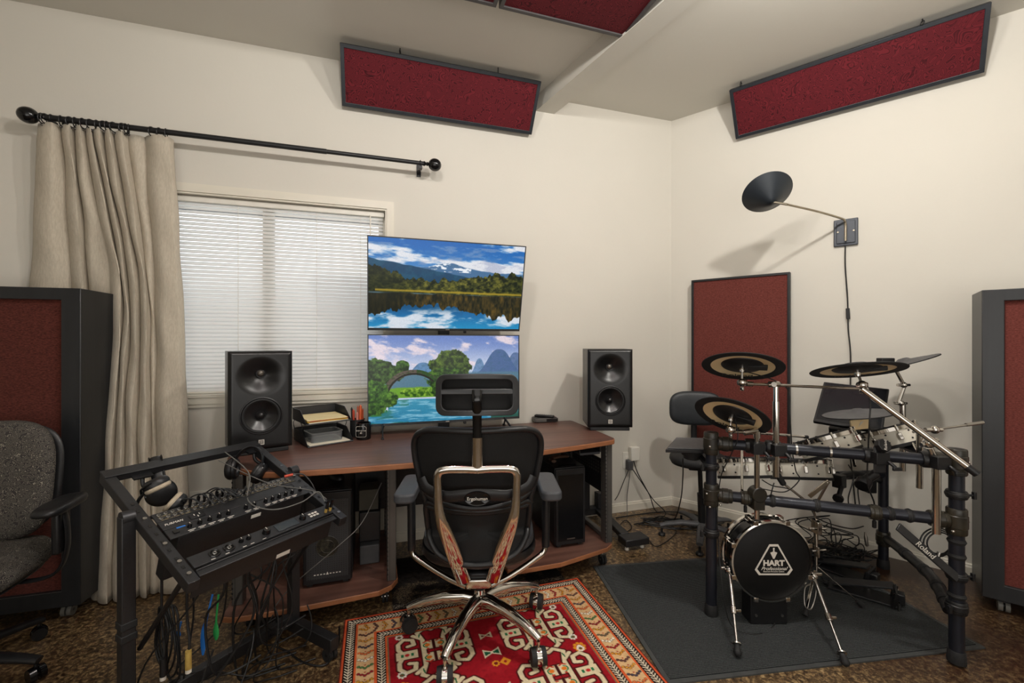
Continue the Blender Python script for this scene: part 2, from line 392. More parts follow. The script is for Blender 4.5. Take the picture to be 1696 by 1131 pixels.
def painted(name, nx, ny, pos, paint, mt, parent):
    u, v = np.meshgrid(np.linspace(0, 1, nx), np.linspace(0, 1, ny))
    col = paint(u, v); me = bpy.data.meshes.new(name)
    co = pos(u, v).reshape(-1, 3)
    idx = np.arange(nx*ny).reshape(ny, nx)
    f = np.stack([idx[:-1,:-1], idx[:-1,1:], idx[1:,1:], idx[1:,:-1]], -1).reshape(-1, 4)
    me.vertices.add(nx*ny); me.vertices.foreach_set('co', co.astype(np.float32).ravel())
    me.loops.add(f.size); me.loops.foreach_set('vertex_index', f.astype(np.int32).ravel())
    me.polygons.add(len(f)); me.polygons.foreach_set('loop_start', np.arange(0, f.size, 4, dtype=np.int32)); me.polygons.foreach_set('loop_total', np.full(len(f), 4, np.int32))
    me.update(); me.validate()
    c = np.clip(col.reshape(-1, 3)/255., 0, 1); c = np.where(c <= .04045, c/12.92, ((c+.055)/1.055)**2.4)
    a = me.color_attributes.new('Col', 'FLOAT_COLOR', 'POINT')
    a.data.foreach_set('color', np.concatenate([c, np.ones((len(c), 1))], 1).astype(np.float32).ravel())
    me.materials.append(mt)
    o = bpy.data.objects.new(name, me); COL.objects.link(o)
    if parent is not None: o.parent = parent; WM[o.name] = mw(parent)
    return o
def clouds(X, Y, seed, sx=5, sy=11): return fbm(X*sx, Y*sy, 5, seed)
def lake(u, v):
    X = u; Y = 1-v; p = Paint(X, Y, (24,100,178))
    p.mix(sst(0, .5, Y), (96,152,204))
    cl = clouds(X, Y-.12*X, 3); p.mix(sst(.5, .68, cl+.25*np.exp(-((Y-.17-.12*X)/.10)**2)-.08)*(Y < .4), (226,228,234))
    p.mix(sst(.5, .7, fbm(X*9, Y*16, 4, 9))*.5*(Y < .34)*(Y > .05), (150,160,190))
    m1 = .33-.09*np.exp(-((X-.5)/.13)**2)-.03*fbm(X*12, Y*0, 3, 2)
    p.mix(sst(0, .012, Y-m1), (70,110,150)); p.mix(sst(0, .01, Y-m1)*sst(.48, .62, fbm(X*30, Y*40, 4, 5))*(np.abs(X-.5) < .14)*(Y < .34), (236,240,246))
    m2 = .21+.28*X**1.1+.02*fbm(X*14, Y*0, 3, 8); p.mix(sst(0, .01, Y-m2)*(X < .8), (20,66,98)); p.mix(sst(0, .01, Y-m2)*sst(.4, .7, fbm(X*20, Y*12, 4, 4))*.5, (34,92,118))
    tr = .42-.15*np.exp(-(X/.13)**2)-.08*sst(.5, .8, X)+.055*(fbm(X*26, X*0, 3, 1)-.5)*2+.02*(fbm(X*80, X*0, 2, 6)-.5)
    tm = sst(0, .008, Y-tr)*(Y < .6)
    n = fbm(X*46, Y*34, 4, 12); dark = np.array((16,26,10.)); lt = np.array((120,116,44.))
    shade = np.clip((n-.34)*2.2, 0, 1)*(.35+.65*sst(.05, .35, X))*(1-.35*sst(.75, 1, X))
    col = dark+(lt-dark)*shade[..., None]; mm = tm[..., None]; p.c = p.c*(1-mm)+col*mm
    shore = .565+.012*X; p.mix(np.exp(-((Y-shore)/.013)**2)*.9*(X > .04), (176,150,44))
    # water: reflection
    wl = .585+.012*X; w = sst(0, .006, Y-wl); Yr = 2*wl-Y
    p.mix(w, (30,104,160)); p.mix(w*sst(.8, 1.02, Y), (36,140,190))
    cr = clouds(X, Yr*1.0-.05*X+.3, 14, 5, 9); p.mix(w*sst(.46, .62, cr+.22*np.exp(-((Y-.88)/.09)**2)-.06), (214,222,232))
    p.mix(w*np.exp(-((Y-.74)/.06)**2)*(X < .6)*.8, (16,74,116))
    tr2 = 2*wl-(.42-.13*np.exp(-(X/.11)**2)-.10*sst(.5, .8, X)+.07*(fbm(X*26, X*0, 3, 1)-.5)*2)
    n2 = fbm(X*60, Y*14, 4, 22); tm2 = w*sst(0, .012, tr2-Y); sh2 = np.clip((n2-.3)*1.7, 0, 1)*(.3+.7*sst(.08, .4, X))
    col2 = np.array((18,20,8.))+(np.array((112,82,26.))-np.array((18,20,8.)))*sh2[..., None]; mm = tm2[..., None]*.95; p.c = p.c*(1-mm)+col2*mm
    p.mix(w*np.exp(-((Y-.595)/.008)**2)*sst(.35, .7, fbm(X*9, Y*80, 2, 7))*.6, (120,170,200))
    p.c *= (.95+.1*fbm(X*240, Y*140, 2, 70))[..., None]
    return p.c
def karst(u, v):
    X = u; Y = 1-v; p = Paint(X, Y, (104,130,192)); p.mix(sst(0, .4, Y), (192,202,226))
    cl = fbm((X-.1)*7+Y*3, Y*10-X*5, 5, 31); p.mix(sst(.5, .72, cl+.2*np.exp(-((X-.22)/.13)**2-((Y-.13-.25*(X-.2))/.07)**2)), (226,212,222))
    def hill(cx, w, top, base, col):
        y = base-(base-top)*np.exp(-np.abs((X-cx)/w)**2.6); m = sst(0, .008, Y-y)*(Y < .62); p.mix(m, col); p.mix(m*sst(.45, .7, fbm(X*50, Y*40, 4, 5))*.35, (60,96,120))
    hill(.34, .075, .31, .46, (96,136,176)); hill(.72, .04, .27, .46, (108,140,180)); hill(.98, .07, .2, .46, (96,118,160)); hill(.86, .105, .16, .46, (78,104,148))
    p.mix(sst(.42, .46, Y)*(Y < .7), (84,120,140))
    n = fbm(X*60, Y*36, 4, 44)
    def foliage(cx, cy, rx, ry, dk, lt, s):
        r = np.hypot((X-cx)/rx, (Y-cy)/ry)+.55*(fbm(X*26, Y*16, 4, s)-.5); m = 1-sst(.9, .97, r); sh = np.clip((n-.33)*2.3-.25*(Y-cy)/ry, 0, 1)
        col = np.array(dk, float)+(np.array(lt, float)-np.array(dk, float))*sh[..., None]; mm = m[..., None]; p.c = p.c*(1-mm)+col*mm
    foliage(.05, .42, .13, .17, (16,34,14), (72,104,42), 1); foliage(.21, .36, .045, .075, (20,44,16), (80,120,48), 2); foliage(.13, .45, .1, .09, (20,40,14), (78,112,46), 3)
    foliage(.53, .36, .15, .19, (20,40,12), (92,116,40), 4); foliage(.5, .5, .14, .14, (14,40,10), (80,120,34), 6)
    p.mix(sst(.60, .62, Y+.02*fbm(X*20, Y*0, 3, 3))*(Y < .72)*(X > .12)*(X < .46), (106,156,44))
    foliage(.33, .66, .16, .05, (40,80,16), (150,190,60), 8)
    # bridge arch
    cx, cy, R = .28, .70, .165; r = np.hypot((X-cx), (Y-cy)/1.55)
    br = (np.abs(r-R-.012) < .02)*(Y < .72); p.mix(br*(X < .3), (92,80,72)); p.mix(br*(X >= .3), (34,72,24)); p.mix(br*sst(.5, .65, fbm(X*90, Y*60, 3, 3)), (60,70,44))
    p.mix((np.abs(r-R) < .006)*(Y < .72), (26,26,20))
    foliage(.04, .68, .1, .18, (20,52,14), (92,138,44), 9); foliage(.13, .72, .06, .08, (24,54,16), (104,144,50), 10); foliage(.45, .62, .06, .12, (16,44,10), (80,120,34), 11)
    foliage(.78, .62, .22, .1, (20,50,14), (100,140,46), 12)
    w = sst(0, .01, Y-(.73+.03*np.abs(X-.3)))*(1-(X < .12)*(Y < .86)*1.); p.mix(w, (58,140,170)); p.mix(w*sst(.74, 1, Y), (40,124,160))
    p.mix(w*sst(.45, .7, fbm(X*14, Y*60, 4, 50))*.7, (150,200,220)); p.mix(w*sst(.5, .7, fbm(X*9, Y*30, 4, 55))*.5*(X < .25), (20,90,60)); p.mix(w*(X > .8)*sst(.85, .98, Y)*.7, (30,60,30))
    p.mix(sst(.5,.62,fbm(X*30,Y*14,3,66))*(X<.12)*(Y>.8)*(Y<.92),(40,110,60))
    foliage(.03, .74, .115, .17, (20,52,14), (92,138,44), 19); foliage(.13, .76, .05, .06, (24,54,16), (104,144,50), 20)
    p.c *= (.94+.12*fbm(X*240, Y*140, 2, 71))[..., None]
    return p.c
# ------------------------------------------------------------------ THE ROOM
AL = -5.0; BR = 2.75            # how far each wall runs from the corner
pA = AB(AL, 0); pB = BB(BR, 0)
WX0, WX1, WZ0, WZ1 = -3.86, -2.209, 1.0, 2.156       # window opening
def onA(): m = Matrix.Rotation(YA, 4, 'Z'); m.translation = V((C[0], C[1], 0)); return m      # local x along wall, y into the wall
def onB(): m = Matrix.Rotation(YB, 4, 'Z'); m.translation = V((C[0], C[1], 0)); return m
MA = onA(); MB = onB()
g = G(MA)
g.b2((AL-.2, 0, 0), (WX0, .15, CZ)); g.b2((WX1, 0, 0), (.08, .15, CZ)); g.b2((WX0, 0, 0), (WX1, .15, WZ0)); g.b2((WX0, 0, WZ1), (WX1, .15, CZ))
struct('wall_left', g, M['wall'], sm=False)
g = G(MB); g.b2((-.08, 0, 0), (BR+.2, .15, CZ)); struct('wall_right', g, M['wall'], sm=False)
g = G(); g.b2((pA.x-.15, -3.2, 0), (pA.x, pA.y+.1, CZ)); struct('wall_west', g, M['wall'], sm=False)
g = G(); g.b2((pB.x, -3.2, 0), (pB.x+.15, pB.y+.1, CZ)); struct('wall_east', g, M['wall'], sm=False)
g = G(); g.b2((pA.x-.15, -3.35, 0), (pB.x+.15, -3.2, CZ)); struct('wall_back', g, M['wall'], sm=False)
poly = [(pA.x-.3, -3.35), (pB.x+.3, -3.35), (pB.x+.3, pB.y), (C[0]+.1, C[1]+.25), (pA.x-.3, pA.y+.2)]
g = G(); g.prism(poly, -.1, 0); struct('floor', g, M['floor'], sm=False)
g = G(); g.prism(poly, CZ, CZ+.1); struct('ceiling', g, M['ceil'], sm=False)
# ceiling beam
bd = V((.489, -.872, 0)); bn = V((.872, .489, 0)); b0 = V((.13, 3.216, 0))
q0 = b0-bd*.25; q1 = b0+bd*7.2
g = G(); g.prism([tuple(q0.xy), tuple(q1.xy), tuple((q1+bn*.14).xy), tuple((q0+bn*.14).xy)], 2.975, CZ+.01); struct('trim_1', g, M['ceil'], sm=False)
# baseboards
def baseboard(name, MM, x0, x1):
    g = G(MM); pr = [(0,0),(-.014,0),(-.014,.05),(-.010,.056),(-.010,.062),(-.005,.068),(0,.068)]
    n = len(pr); vs = [(x, p[0], p[1]) for x in (x0, x1) for p in pr]; fs = [(i, (i+1) % n, n+(i+1) % n, n+i) for i in range(n)]+[tuple(range(n)), tuple(range(2*n-1, n-1, -1))]
    g.add(vs, fs); struct(name, g, M['trim'], sm=False)
baseboard('baseboard_left', MA, AL, 0); baseboard('baseboard_right', MB, 0, BR)
# window
wr = struct('window_1', G(MA).frm(rect(WX0-.012, WZ0-.012, WX1+.012, WZ1+.012), rect(WX0+.04, WZ0+.04, WX1-.04, WZ1-.04), -.12, -.075, Matrix.Rotation(PI/2, 4, 'X')), M['trim'], sm=False)
c0 = G(MA); c0.frm(rect(WX0-.055, WZ0-.07, WX1+.055, WZ1+.06), rect(WX0, WZ0, WX1, WZ1), 0, .014, Matrix.Rotation(PI/2, 4, 'X'))
c0.frm(rect(WX0-.04, WZ0-.05, WX1+.04, WZ1+.045), rect(WX0-.01, WZ0-.01, WX1+.01, WZ1+.01), .014, .022, Matrix.Rotation(PI/2, 4, 'X'))
c0.b2((WX0-.06, -.03, WZ0-.012), (WX1+.06, .05, WZ0+.004)); 
obj('casing', c0, M['trim'], wr, sm=False)
obj('glass_pane', G(MA).b2((WX0+.03, .095, WZ0+.03), (WX1-.03, .1, WZ1-.03)), M['glass'], wr, sm=False)
obj('mullion', G(MA).b2((-2.93, .07, WZ0+.03), (-2.87, .12, WZ1-.03)), M['trim'], wr, sm=False)
# mini blind
#
bl = thing('window_blind', 'white horizontal mini blind, fully lowered and closed in the window', 'blind', AB(-3.0, -.04, WZ0), YA)
g = G(MA); n = 48
for i in range(n):
    z = WZ0+.03+(WZ1-WZ0-.075)*i/(n-1); dz = .0115; 
    g.add([(WX0+.012, .042, z+dz), (WX1-.012, .042, z+dz), (WX1-.012, .031, z+.001), (WX0+.012, .031, z+.001), (WX1-.012, .025, z-.0125), (WX0+.012, .025, z-.0125)], [(0,1,2,3),(3,2,4,5)])
obj('slats', g, M['blind'], bl, world=True, sm=False)
obj('head_rail', G(MA).b2((WX0+.006, .014, WZ1-.036), (WX1-.006, .05, WZ1-.004)), M['white'], bl, world=True, bevel=.002)
obj('bottom_rail', G(MA).b2((WX0+.01, .022, WZ0+.006), (WX1-.01, .044, WZ0+.018)), M['white'], bl, world=True, bevel=.002)
for a in (-3.45, -3.05, -2.62, -2.36):
    obj('ladder_cord', G(MA).cyl((a, .026, WZ0+.01), (a, .026, WZ1-.03), .0012, n=6), M['white'], bl, world=True)
obj('tilt_wand', G(MA).cyl((-2.3, .008, WZ1-.03), (-2.3, .012, 1.45), .004, n=8), M['white'], bl, world=True)
# curtain rod
rb = .11; zr = 2.452
rod = thing('curtain_rod', 'black metal curtain rod with round end knobs above the window', 'curtain rod', AB(-3.1, rb, zr), YA)
g = G(MA); g.cyl((-3.87, -rb, zr), (-2.55, -rb, zr), .0150, n=20); g.cyl((-2.55, -rb, zr), (-1.975, -rb, zr), .0125, n=20); obj('rod', g, M['blk'], rod, world=True)
for s, a in ((-1, -3.87), (1, -1.975)):
    g = G(MA); pr = [(.0, 0), (.014, 0), (.016, .006), (.011, .012), (.009, .018), (.014, .024), (.009, .03)]
    m2 = 12; pr += [(.009+0, .032)]+[(.040*math.sin(PI*i/m2) if i else .009, .072-.042*math.cos(PI*i/m2)) for i in range(1, m2+1)]
    g.lathe(pr, (a, -rb, zr), (s, 0, 0), 24); obj('finial', g, M['blkgloss'], rod, world=True)
for a in (-3.85, -1.995):
    g = G(MA); g.bar((a, 0, zr-.02), (a, -rb, zr-.02), .016, .01); g.b2((a-.014, -.006, zr-.05), (a+.014, 0, zr+.03)); g.ring((a, -rb, zr), (1,0,0), .015, .004); g.b2((a-.012, -rb-.004, zr-.035), (a+.012, -rb+.03, zr-.012)); obj('bracket', g, M['blk'], rod, world=True, bevel=.001)
RGS = [70, 76, 101, 117, 125, 138, 151, 161, 173, 178, 189, 204, 209, 213, 252, 265, 275]
for i, px in enumerate(RGS):
    w = WA(px, 200, rb); a = (w-V((C[0], C[1], 0))).dot(UA); ax = V((1, random.uniform(-.5, .5), 0))
    g = G(MA); g.ring((a, -rb, zr-.009), ax, .025, .0028, 20, 6); g.ring((a, -rb, zr-.038), (0, 1, 0), .006, .0015, 10, 5)
    solo('curtain_ring', g, M['blk'], 'small black metal ring threaded on the curtain rod above the linen curtain', 'curtain ring', 'curtain rings on the rod')
# curtain
CCOL = [  # across the cloth: ridge?, picture column at the rod, at table-lamp height, low, at the hem
 (0, 62, 50, 50, 50), (1, 84, 80, 80, 80), (0, 104, 118, 118, 118), (1, 117, 138, 138, 138), (0, 125, 148, 148, 148), (1, 133, 156, 156, 156),
 (0, 142, 184, 176, 160), (1, 151, 199, 187, 177), (0, 157, 203, 193, 187), (1, 166, 209, 201, 197), (0, 172, 215, 208, 207), (1, 181, 224, 219, 219),
 (0, 190, 232, 229, 231), (1, 202, 240, 240, 243), (0, 214, 246, 250, 249), (.35, 224, 250, 254, 255), (0, 240, 257, 259, 262), (1, 262, 274, 276, 284), (.9, 280, 292, 298, 302), (.1, 289, 303, 311, 314)]
def curtain():
    g = G(MA); K = len(CCOL); per = 12; NU = (K-1)*per+1; NV = 56
    zs = (2.425, 1.58, .90, .012); o0 = V((C[0], C[1], 0))
    base = (.070, .088, .155, .235)
    cols = []
    for k, (rg, *px) in enumerate(CCOL):
        c = []
        for q in range(4):
            left = k < 6
            b = (base[q]+.052*rg*(1, 1, 1, .9)[q]) if not (left and q) else .030+.045*rg
            c.append(((WA(px[q], 500, b)-o0).dot(UA), b))
        cols.append(c)
    def at(k, z):
        c = cols[k]
        for q in range(3):
            if z >= zs[q+1] or q == 2:
                t = (zs[q]-z)/(zs[q]-zs[q+1]); p = [c[max(q-1, 0)], c[q], c[q+1], c[min(q+2, 3)]]
                return [.5*((2*p[1][m])+(p[2][m]-p[0][m])*t+(2*p[0][m]-5*p[1][m]+4*p[2][m]-p[3][m])*t*t+(3*p[1][m]-p[0][m]-3*p[2][m]+p[3][m])*t**3) for m in (0, 1)]
    def fn(s, t):
        z = zs[0]+(zs[3]-zs[0])*t; u = s*(K-1); k = min(int(u), K-2); f = u-k
        a0, b0_ = at(k, z); a1, b1_ = at(k+1, z)
        fb = (1-math.cos(PI*f))/2; fa = f
        if b1_ > b0_: fb = math.sin(PI/2*f)**.8 if f > 0 else 0
        else: fb = 1-math.cos(PI/2*f)**.8 if f < 1 else 1
        b = b0_+(b1_-b0_)*fb; a = a0+(a1-a0)*fa
        b += .0035*math.sin(z*17+s*40)*(1-t*.3)+(.004 if z > 2.335 else 0)
        return (a+.003*math.sin(z*11+s*23), -b, z)
    g.grid(fn, NU, NV); return g
def sst1(a, b, x): t = min(1, max(0, (x-a)/(b-a))); return t*t*(3-2*t)
cu = solo('curtain', curtain(), M['linen'], 'floor-length natural linen curtain gathered at the left of the window', 'curtain', ang=80)
cu.modifiers.new('s', 'SOLIDIFY').thickness = .0025
# ------------------------------------------------------------------ acoustic panels
def hook(g, c): g.ring(c, (1,0,0), .011, .003, 12, 6); g.cyl(V(c)+V((0,0,.008)), V(c)+V((0,0,.03)), .003, n=8)
def tilted_panel(name, MM, a0, a1, label):
    # bottom edge near the wall, top edge leaning out to the ceiling
    lo = V((0, -.045, 2.775)); hi = V((0, -.235, 3.045)); L = (hi-lo).length
    loc = MM @ V(((a0+a1)/2, -.13, 2.78)); t = thing(name, label, 'acoustic panel', loc, 0)
    zz = (hi-lo).normalized(); xx = V((1,0,0)); nn = xx.cross(zz)        # nn faces the room, downwards
    m = Matrix((xx, zz, nn)).transposed().to_4x4(); m.translation = lo+V((a0, 0, 0)); m = MM @ m
    Wd = a1-a0; b = .022
    g = G(m); g.frm(rect(0, 0, Wd, L), rect(b, b, Wd-b, L-b), -.045, .0); obj('frame', g, M['dkframe'], t, world=True, bevel=.002)
    g = G(m); g.b2((b-.004, b-.004, -.04), (Wd-b+.004, L-b+.004, -.004)); obj('fabric', g, M['damask'], t, world=True, bevel=.004)
    for f in (.27, .76) if a0 < 0 else (.06, .79):
        c = MM @ (hi+V((a0+Wd*f, 0, .012))); g = G(); hook(g, c); obj('hook', g, M['blk'], t, world=True)
    return t
M['dkframe'] = mat('panel frame blue black', (30,34,40), .4, noise=20, rgb2=(36,40,46))
tilted_panel('acoustic_panel', MA, -2.467, -1.212, 'dark red damask acoustic panel tilted between ceiling and the window wall')
tilted_panel('acoustic_panel', MB, .48, 1.713, 'dark red damask acoustic panel tilted between ceiling and wall above the drums')
c3 = V((.62, 2.40, 3.0)); M['frm2'] = mat('panel frame grey brown', (58,54,54), .5, noise=20, rgb2=(64,60,60))
for k, lab in ((0, 'flat dark red acoustic panel under the ceiling, its corner beside the beam'), (1, 'flat dark red ceiling acoustic panel farthest from the beam, cut off by the top edge')):
    m = Matrix.Rotation(YA, 4, 'Z'); m.translation = c3-UA*(.735*k+.72)+NA*(0)
    t = thing('ceiling_panel', lab, 'acoustic panel', m.translation+UA*.36+NA*.6, YA)
    g = G(m); g.frm(rect(0, -1.25, .72, 0), rect(.02, -1.23, .70, -.02), -.02, .045); obj('frame', g, M['frm2'], t, world=True, bevel=.002)
    g = G(m); g.b2((.016, -1.234, -.012), (.704, -.016, .04)); obj('fabric', g, M['damask'], t, world=True)
    g = G(m)
    for hx, hy in ((.1, -.1), (.62, -.1), (.1, -1.15), (.62, -1.15)): g.cyl((hx, hy, .03), (hx, hy, .085), .004, n=8)
    obj('hanger', g, M['blk'], t, world=True)
# upright rust panel leaning behind the drums
t = thing('wall_panel', 'tall rust-red cloth acoustic panel with thin black frame standing behind the drums', 'acoustic panel', BB(.50, .05, 0), YB)
x0, x1 = .176, .817
g = G(MB); R9 = Matrix.Rotation(PI/2, 4, 'X'); R9.translation = V((0, -.02, 0))
g.frm(rect(x0, .46, x1, 1.778), rect(x0+.016, .476, x1-.016, 1.762), 0, .05, R9); obj('frame', g, M['blk'], t, world=True, bevel=.002)
g = G(MB); g.b2((x0+.012, -.062, .472), (x1-.012, -.022, 1.766)); obj('fabric', g, M['rust2'], t, world=True, bevel=.004)
g = G(MB)
for hx in (x0+.1, x1-.1): g.b2((hx-.02, -.021, 1.6), (hx+.02, 0, 1.66)); g.b2((hx-.02, -.021, .7), (hx+.02, 0, .76))
obj('wall_bracket', g, M['dkm'], t, world=True)
# free-standing gobos
def gobo(loc, rz, Wd, label, mt, side):
    t = thing('gobo_panel', label, 'acoustic panel', loc, rz); hh = 1.56; z0 = .07
    x0, x1 = (-Wd, 0) if side < 0 else (0, Wd)
    R = Matrix.Rotation(PI/2, 4, 'X')
    g = G(); g.frm(rect(x0, z0, x1, hh), rect(x0+.075, z0+.075, x1-.075, hh-.055), -.27, -.0, R); obj('case', g, M['paintwood'], t, bevel=.003)
    g = G(); g.b2((x0+.07, .02, z0+.07), (x1-.07, .05, hh-.05)); obj('fabric', g, mt, t)
    g = G(); g.b2((x0+.07, .24, z0+.07), (x1-.07, .262, hh-.05)); obj('back_board', g, M['paintwood'], t)
    for cx in (x0+.08, x1-.08):
        for cy in (.06, .21):
            g = G(); g.cyl((cx-.02, cy, .026), (cx-.004, cy, .026), .026, n=20); g.cyl((cx+.004, cy, .026), (cx+.02, cy, .026), .026, n=20)
            w = obj('caster', g, M['wheel'], t)
            g = G(); g.b2((cx-.022, cy-.014, .045), (cx+.022, cy+.014, z0)); g.cyl((cx-.02, cy, .026), (cx+.02, cy, .026), .006, n=8); obj('fork', g, M['dkm'], w)
    return t
gobo(V((-2.03, 2.046, 0)), math.radians(15.6), .88, 'tall black-framed rust cloth gobo behind the patterned task chair, left of the curtain', M['rust'], -1)
gobo(V((2.289, 2.118, 0)), YB, .62, 'tall black-framed red-brown cloth gobo at the right edge beside the drum rack', M['rust2'], 1)
# ------------------------------------------------------------------ wall plates
def plate(name, MM, a, z, w, h, label, cat, kind):
    t = thing(name, label, cat, MM @ V((a, 0, z-h/2)), 0)
    g = G(MM); g.b2((a-w/2, -.006, z-h/2), (a+w/2, 0, z+h/2)); obj('cover_plate', g, M['white'], t, world=True, bevel=.002)
    if kind:
        g = G(MM)
        for dz in (-.02, .02): g.b2((a-.016, -.009, z+dz-.013), (a+.016, -.004, z+dz+.013))
        obj('socket', g, M['white'], t, world=True, bevel=.003)
    else:
        g = G(MM)
        for dz in (-.04, .04): g.cyl((a, -.008, z+dz), (a, -.004, z+dz), .003, n=10)
        obj('screw', g, M['steel'], t, world=True)
    return t
def aOf(px, py, W=WA, U=UA): return (W(px, py)-V((C[0], C[1], 0))).dot(U)
plate('wall_plate', MA, aOf(333, 830), WA(333, 830).z, .11, .12, 'blank white wall plate low beside the curtain, behind the mixer stand', 'wall plate', 0)
oa = aOf(1038, 762); oz = WA(1038, 762).z
plate('wall_outlet', MA, oa, oz, .075, .125, 'white wall outlet right of the desk with plugs in it', 'outlet', 1)
g = G(MA); g.b2((oa+.01, -.05, oz+.0), (oa+.085, -.008, oz+.105)); ad = solo('power_adapter', g, M['white'], 'white plug-in power adapter on the wall outlet right of the desk', 'adapter', bevel=.006)
g = G(MA); g.b2((oa-.018, -.05, oz-.07), (oa+.028, -.008, oz+.006)); solo('cable_plug', g, M['greypad'], 'dark grey wall plug below the white adapter on the outlet', 'plug', bevel=.006)
def cable(pts, label, name='cable', r=.0035, mt=None, group=None, k=8, n=6):
    g = G(); g.tube(smooth(pts, k), r, n); return solo(name, g, mt or M['cable'], label, 'cable', group)
for i, (ex, lab) in enumerate((((1082, 832), 'thin black cable dropping from the outlet to the floor, nearest the desk'),)):
    pass
oA = lambda a, b, z: AB(a, b, z)
cable([oA(oa, .05, oz-.06), oA(oa-.01, .04, oz-.18), oA(oa-.03, .05, .12), oA(oa-.06, .10, .006), oA(oa-.14, .2, .006)], 'thin grey cord hanging straight down from the outlet plug', r=.003, mt=M['grycable'])
cable([oA(oa+.03, .05, oz), oA(oa+.06, .06, .3), oA(oa+.15, .08, .13), oA(oa+.2, .1, .006), oA(oa+.3, .2, .006)], 'black cord from the white adapter curving right to the floor', r=.004)
cable([oA(oa+.02, .05, oz-.06), oA(oa+.08, .07, .24), oA(oa+.17, .1, .1), oA(oa+.25, .14, .006), oA(oa+.12, .22, .006), oA(oa-.1, .25, .006)], 'black cord from the outlet plug running back under the desk side', r=.004)
cable([oA(oa, .04, oz-.05), oA(oa-.05, .06, .28), oA(oa-.13, .10, .18), oA(oa-.2, .16, .16)], 'thin black cord from the outlet running left behind the desk', r=.003)
# ------------------------------------------------------------------ wall lamp
LB = WB(1401, 386); la = (LB-V((C[0], C[1], 0))).dot(UB); lz = LB.z
lamp = thing('wall_lamp', 'dark cone-shade wall lamp on a bent arm above the drums', 'lamp', MB @ V((la, 0, lz-.09)), 0)
g = G(MB); g.b2((la-.062, -.018, lz-.085), (la+.062, 0, lz+.085)); obj('wall_plate', g, M['plategry'], lamp, world=True, bevel=.004)
g = G(MB); g.b2((la-.048, -.026, lz-.07), (la+.048, -.016, lz+.07)); obj('raised_plate', g, M['plategry'], lamp, world=True, bevel=.003)
for sx in (-.04, .04):
    g = G(MB); g.cyl((la+sx, -.032, lz+.004), (la+sx, -.024, lz+.004), .005, n=12); obj('screw', g, M['brass'], lamp, world=True)
tip = MB.inverted() @ WB(1303, 339, .50); shc = MB.inverted() @ WB(1270, 322, .5)
top = V((la+.0, -.045, lz+.07))
g = G(MB); g.tube(smooth([(la, -.045, lz-.06), (la, -.045, lz-.0), (la, -.045, lz+.04), (la-.004, -.052, lz+.062), (la-.02, -.08, lz+.078), tip.lerp(V((la, -.045, lz+.085)), .5), tip], 8), .0065, 12); obj('arm', g, M['brass'], lamp, world=True)
ax = None
Sw = MB @ shc; Tw = P(1288, 331, (MB @ tip).y-.02)
# cone: apex toward the camera, mouth away from it
oc = WB(1272, 323, .50); av = (oc-V((0,0,H))).normalized(); av = (av+V((-.36, 0, .72))).normalized()
g = G(); hgt = .11; Rr = .138
ap = oc-av*.085; g.lathe([(.002, 0), (.014, .003), (.03, .012), (Rr*.55, hgt*.52), (Rr, hgt), (Rr-.003, hgt), (Rr*.55-.003, hgt*.52+.003), (.03, .016)], ap, av, 48, cap=False)
obj('shade', g, M['lampb'], lamp, world=True)
g = G(); g.cyl(ap+av*.03, ap+av*.06, .02, n=16); g.ball(ap+av*.075, .022, 14); obj('bulb', g, M['white'], lamp, world=True)
g = G(); g.cyl(MB @ tip, ap+av*.01, .007, n=10); obj('shade_joint', g, M['brass'], lamp, world=True)
zsw = WB(1404, 521).z
sw = thing('lamp_cord', 'dark lamp cord with inline switch hanging from the wall lamp', 'cord', WB(1405, 540, .01), 0)
pts = [WB(x, y, .02) for x, y in ((1400, 408), (1400, 440), (1402, 470), (1404, 500), (1405, 545), (1408, 575), (1409, 600), (1408, 660), (1405, 720), (1412, 790), (1418, 850))]
g = G(); g.tube(smooth(pts, 8), .0038, 8); obj('wire', g, M['cable'], sw, world=True)
g = G(); g.bar(WB(1404, 511, .02), WB(1405, 529, .02), .02, .018, NB); obj('switch', g, M['blk'], sw, world=True, bevel=.003)
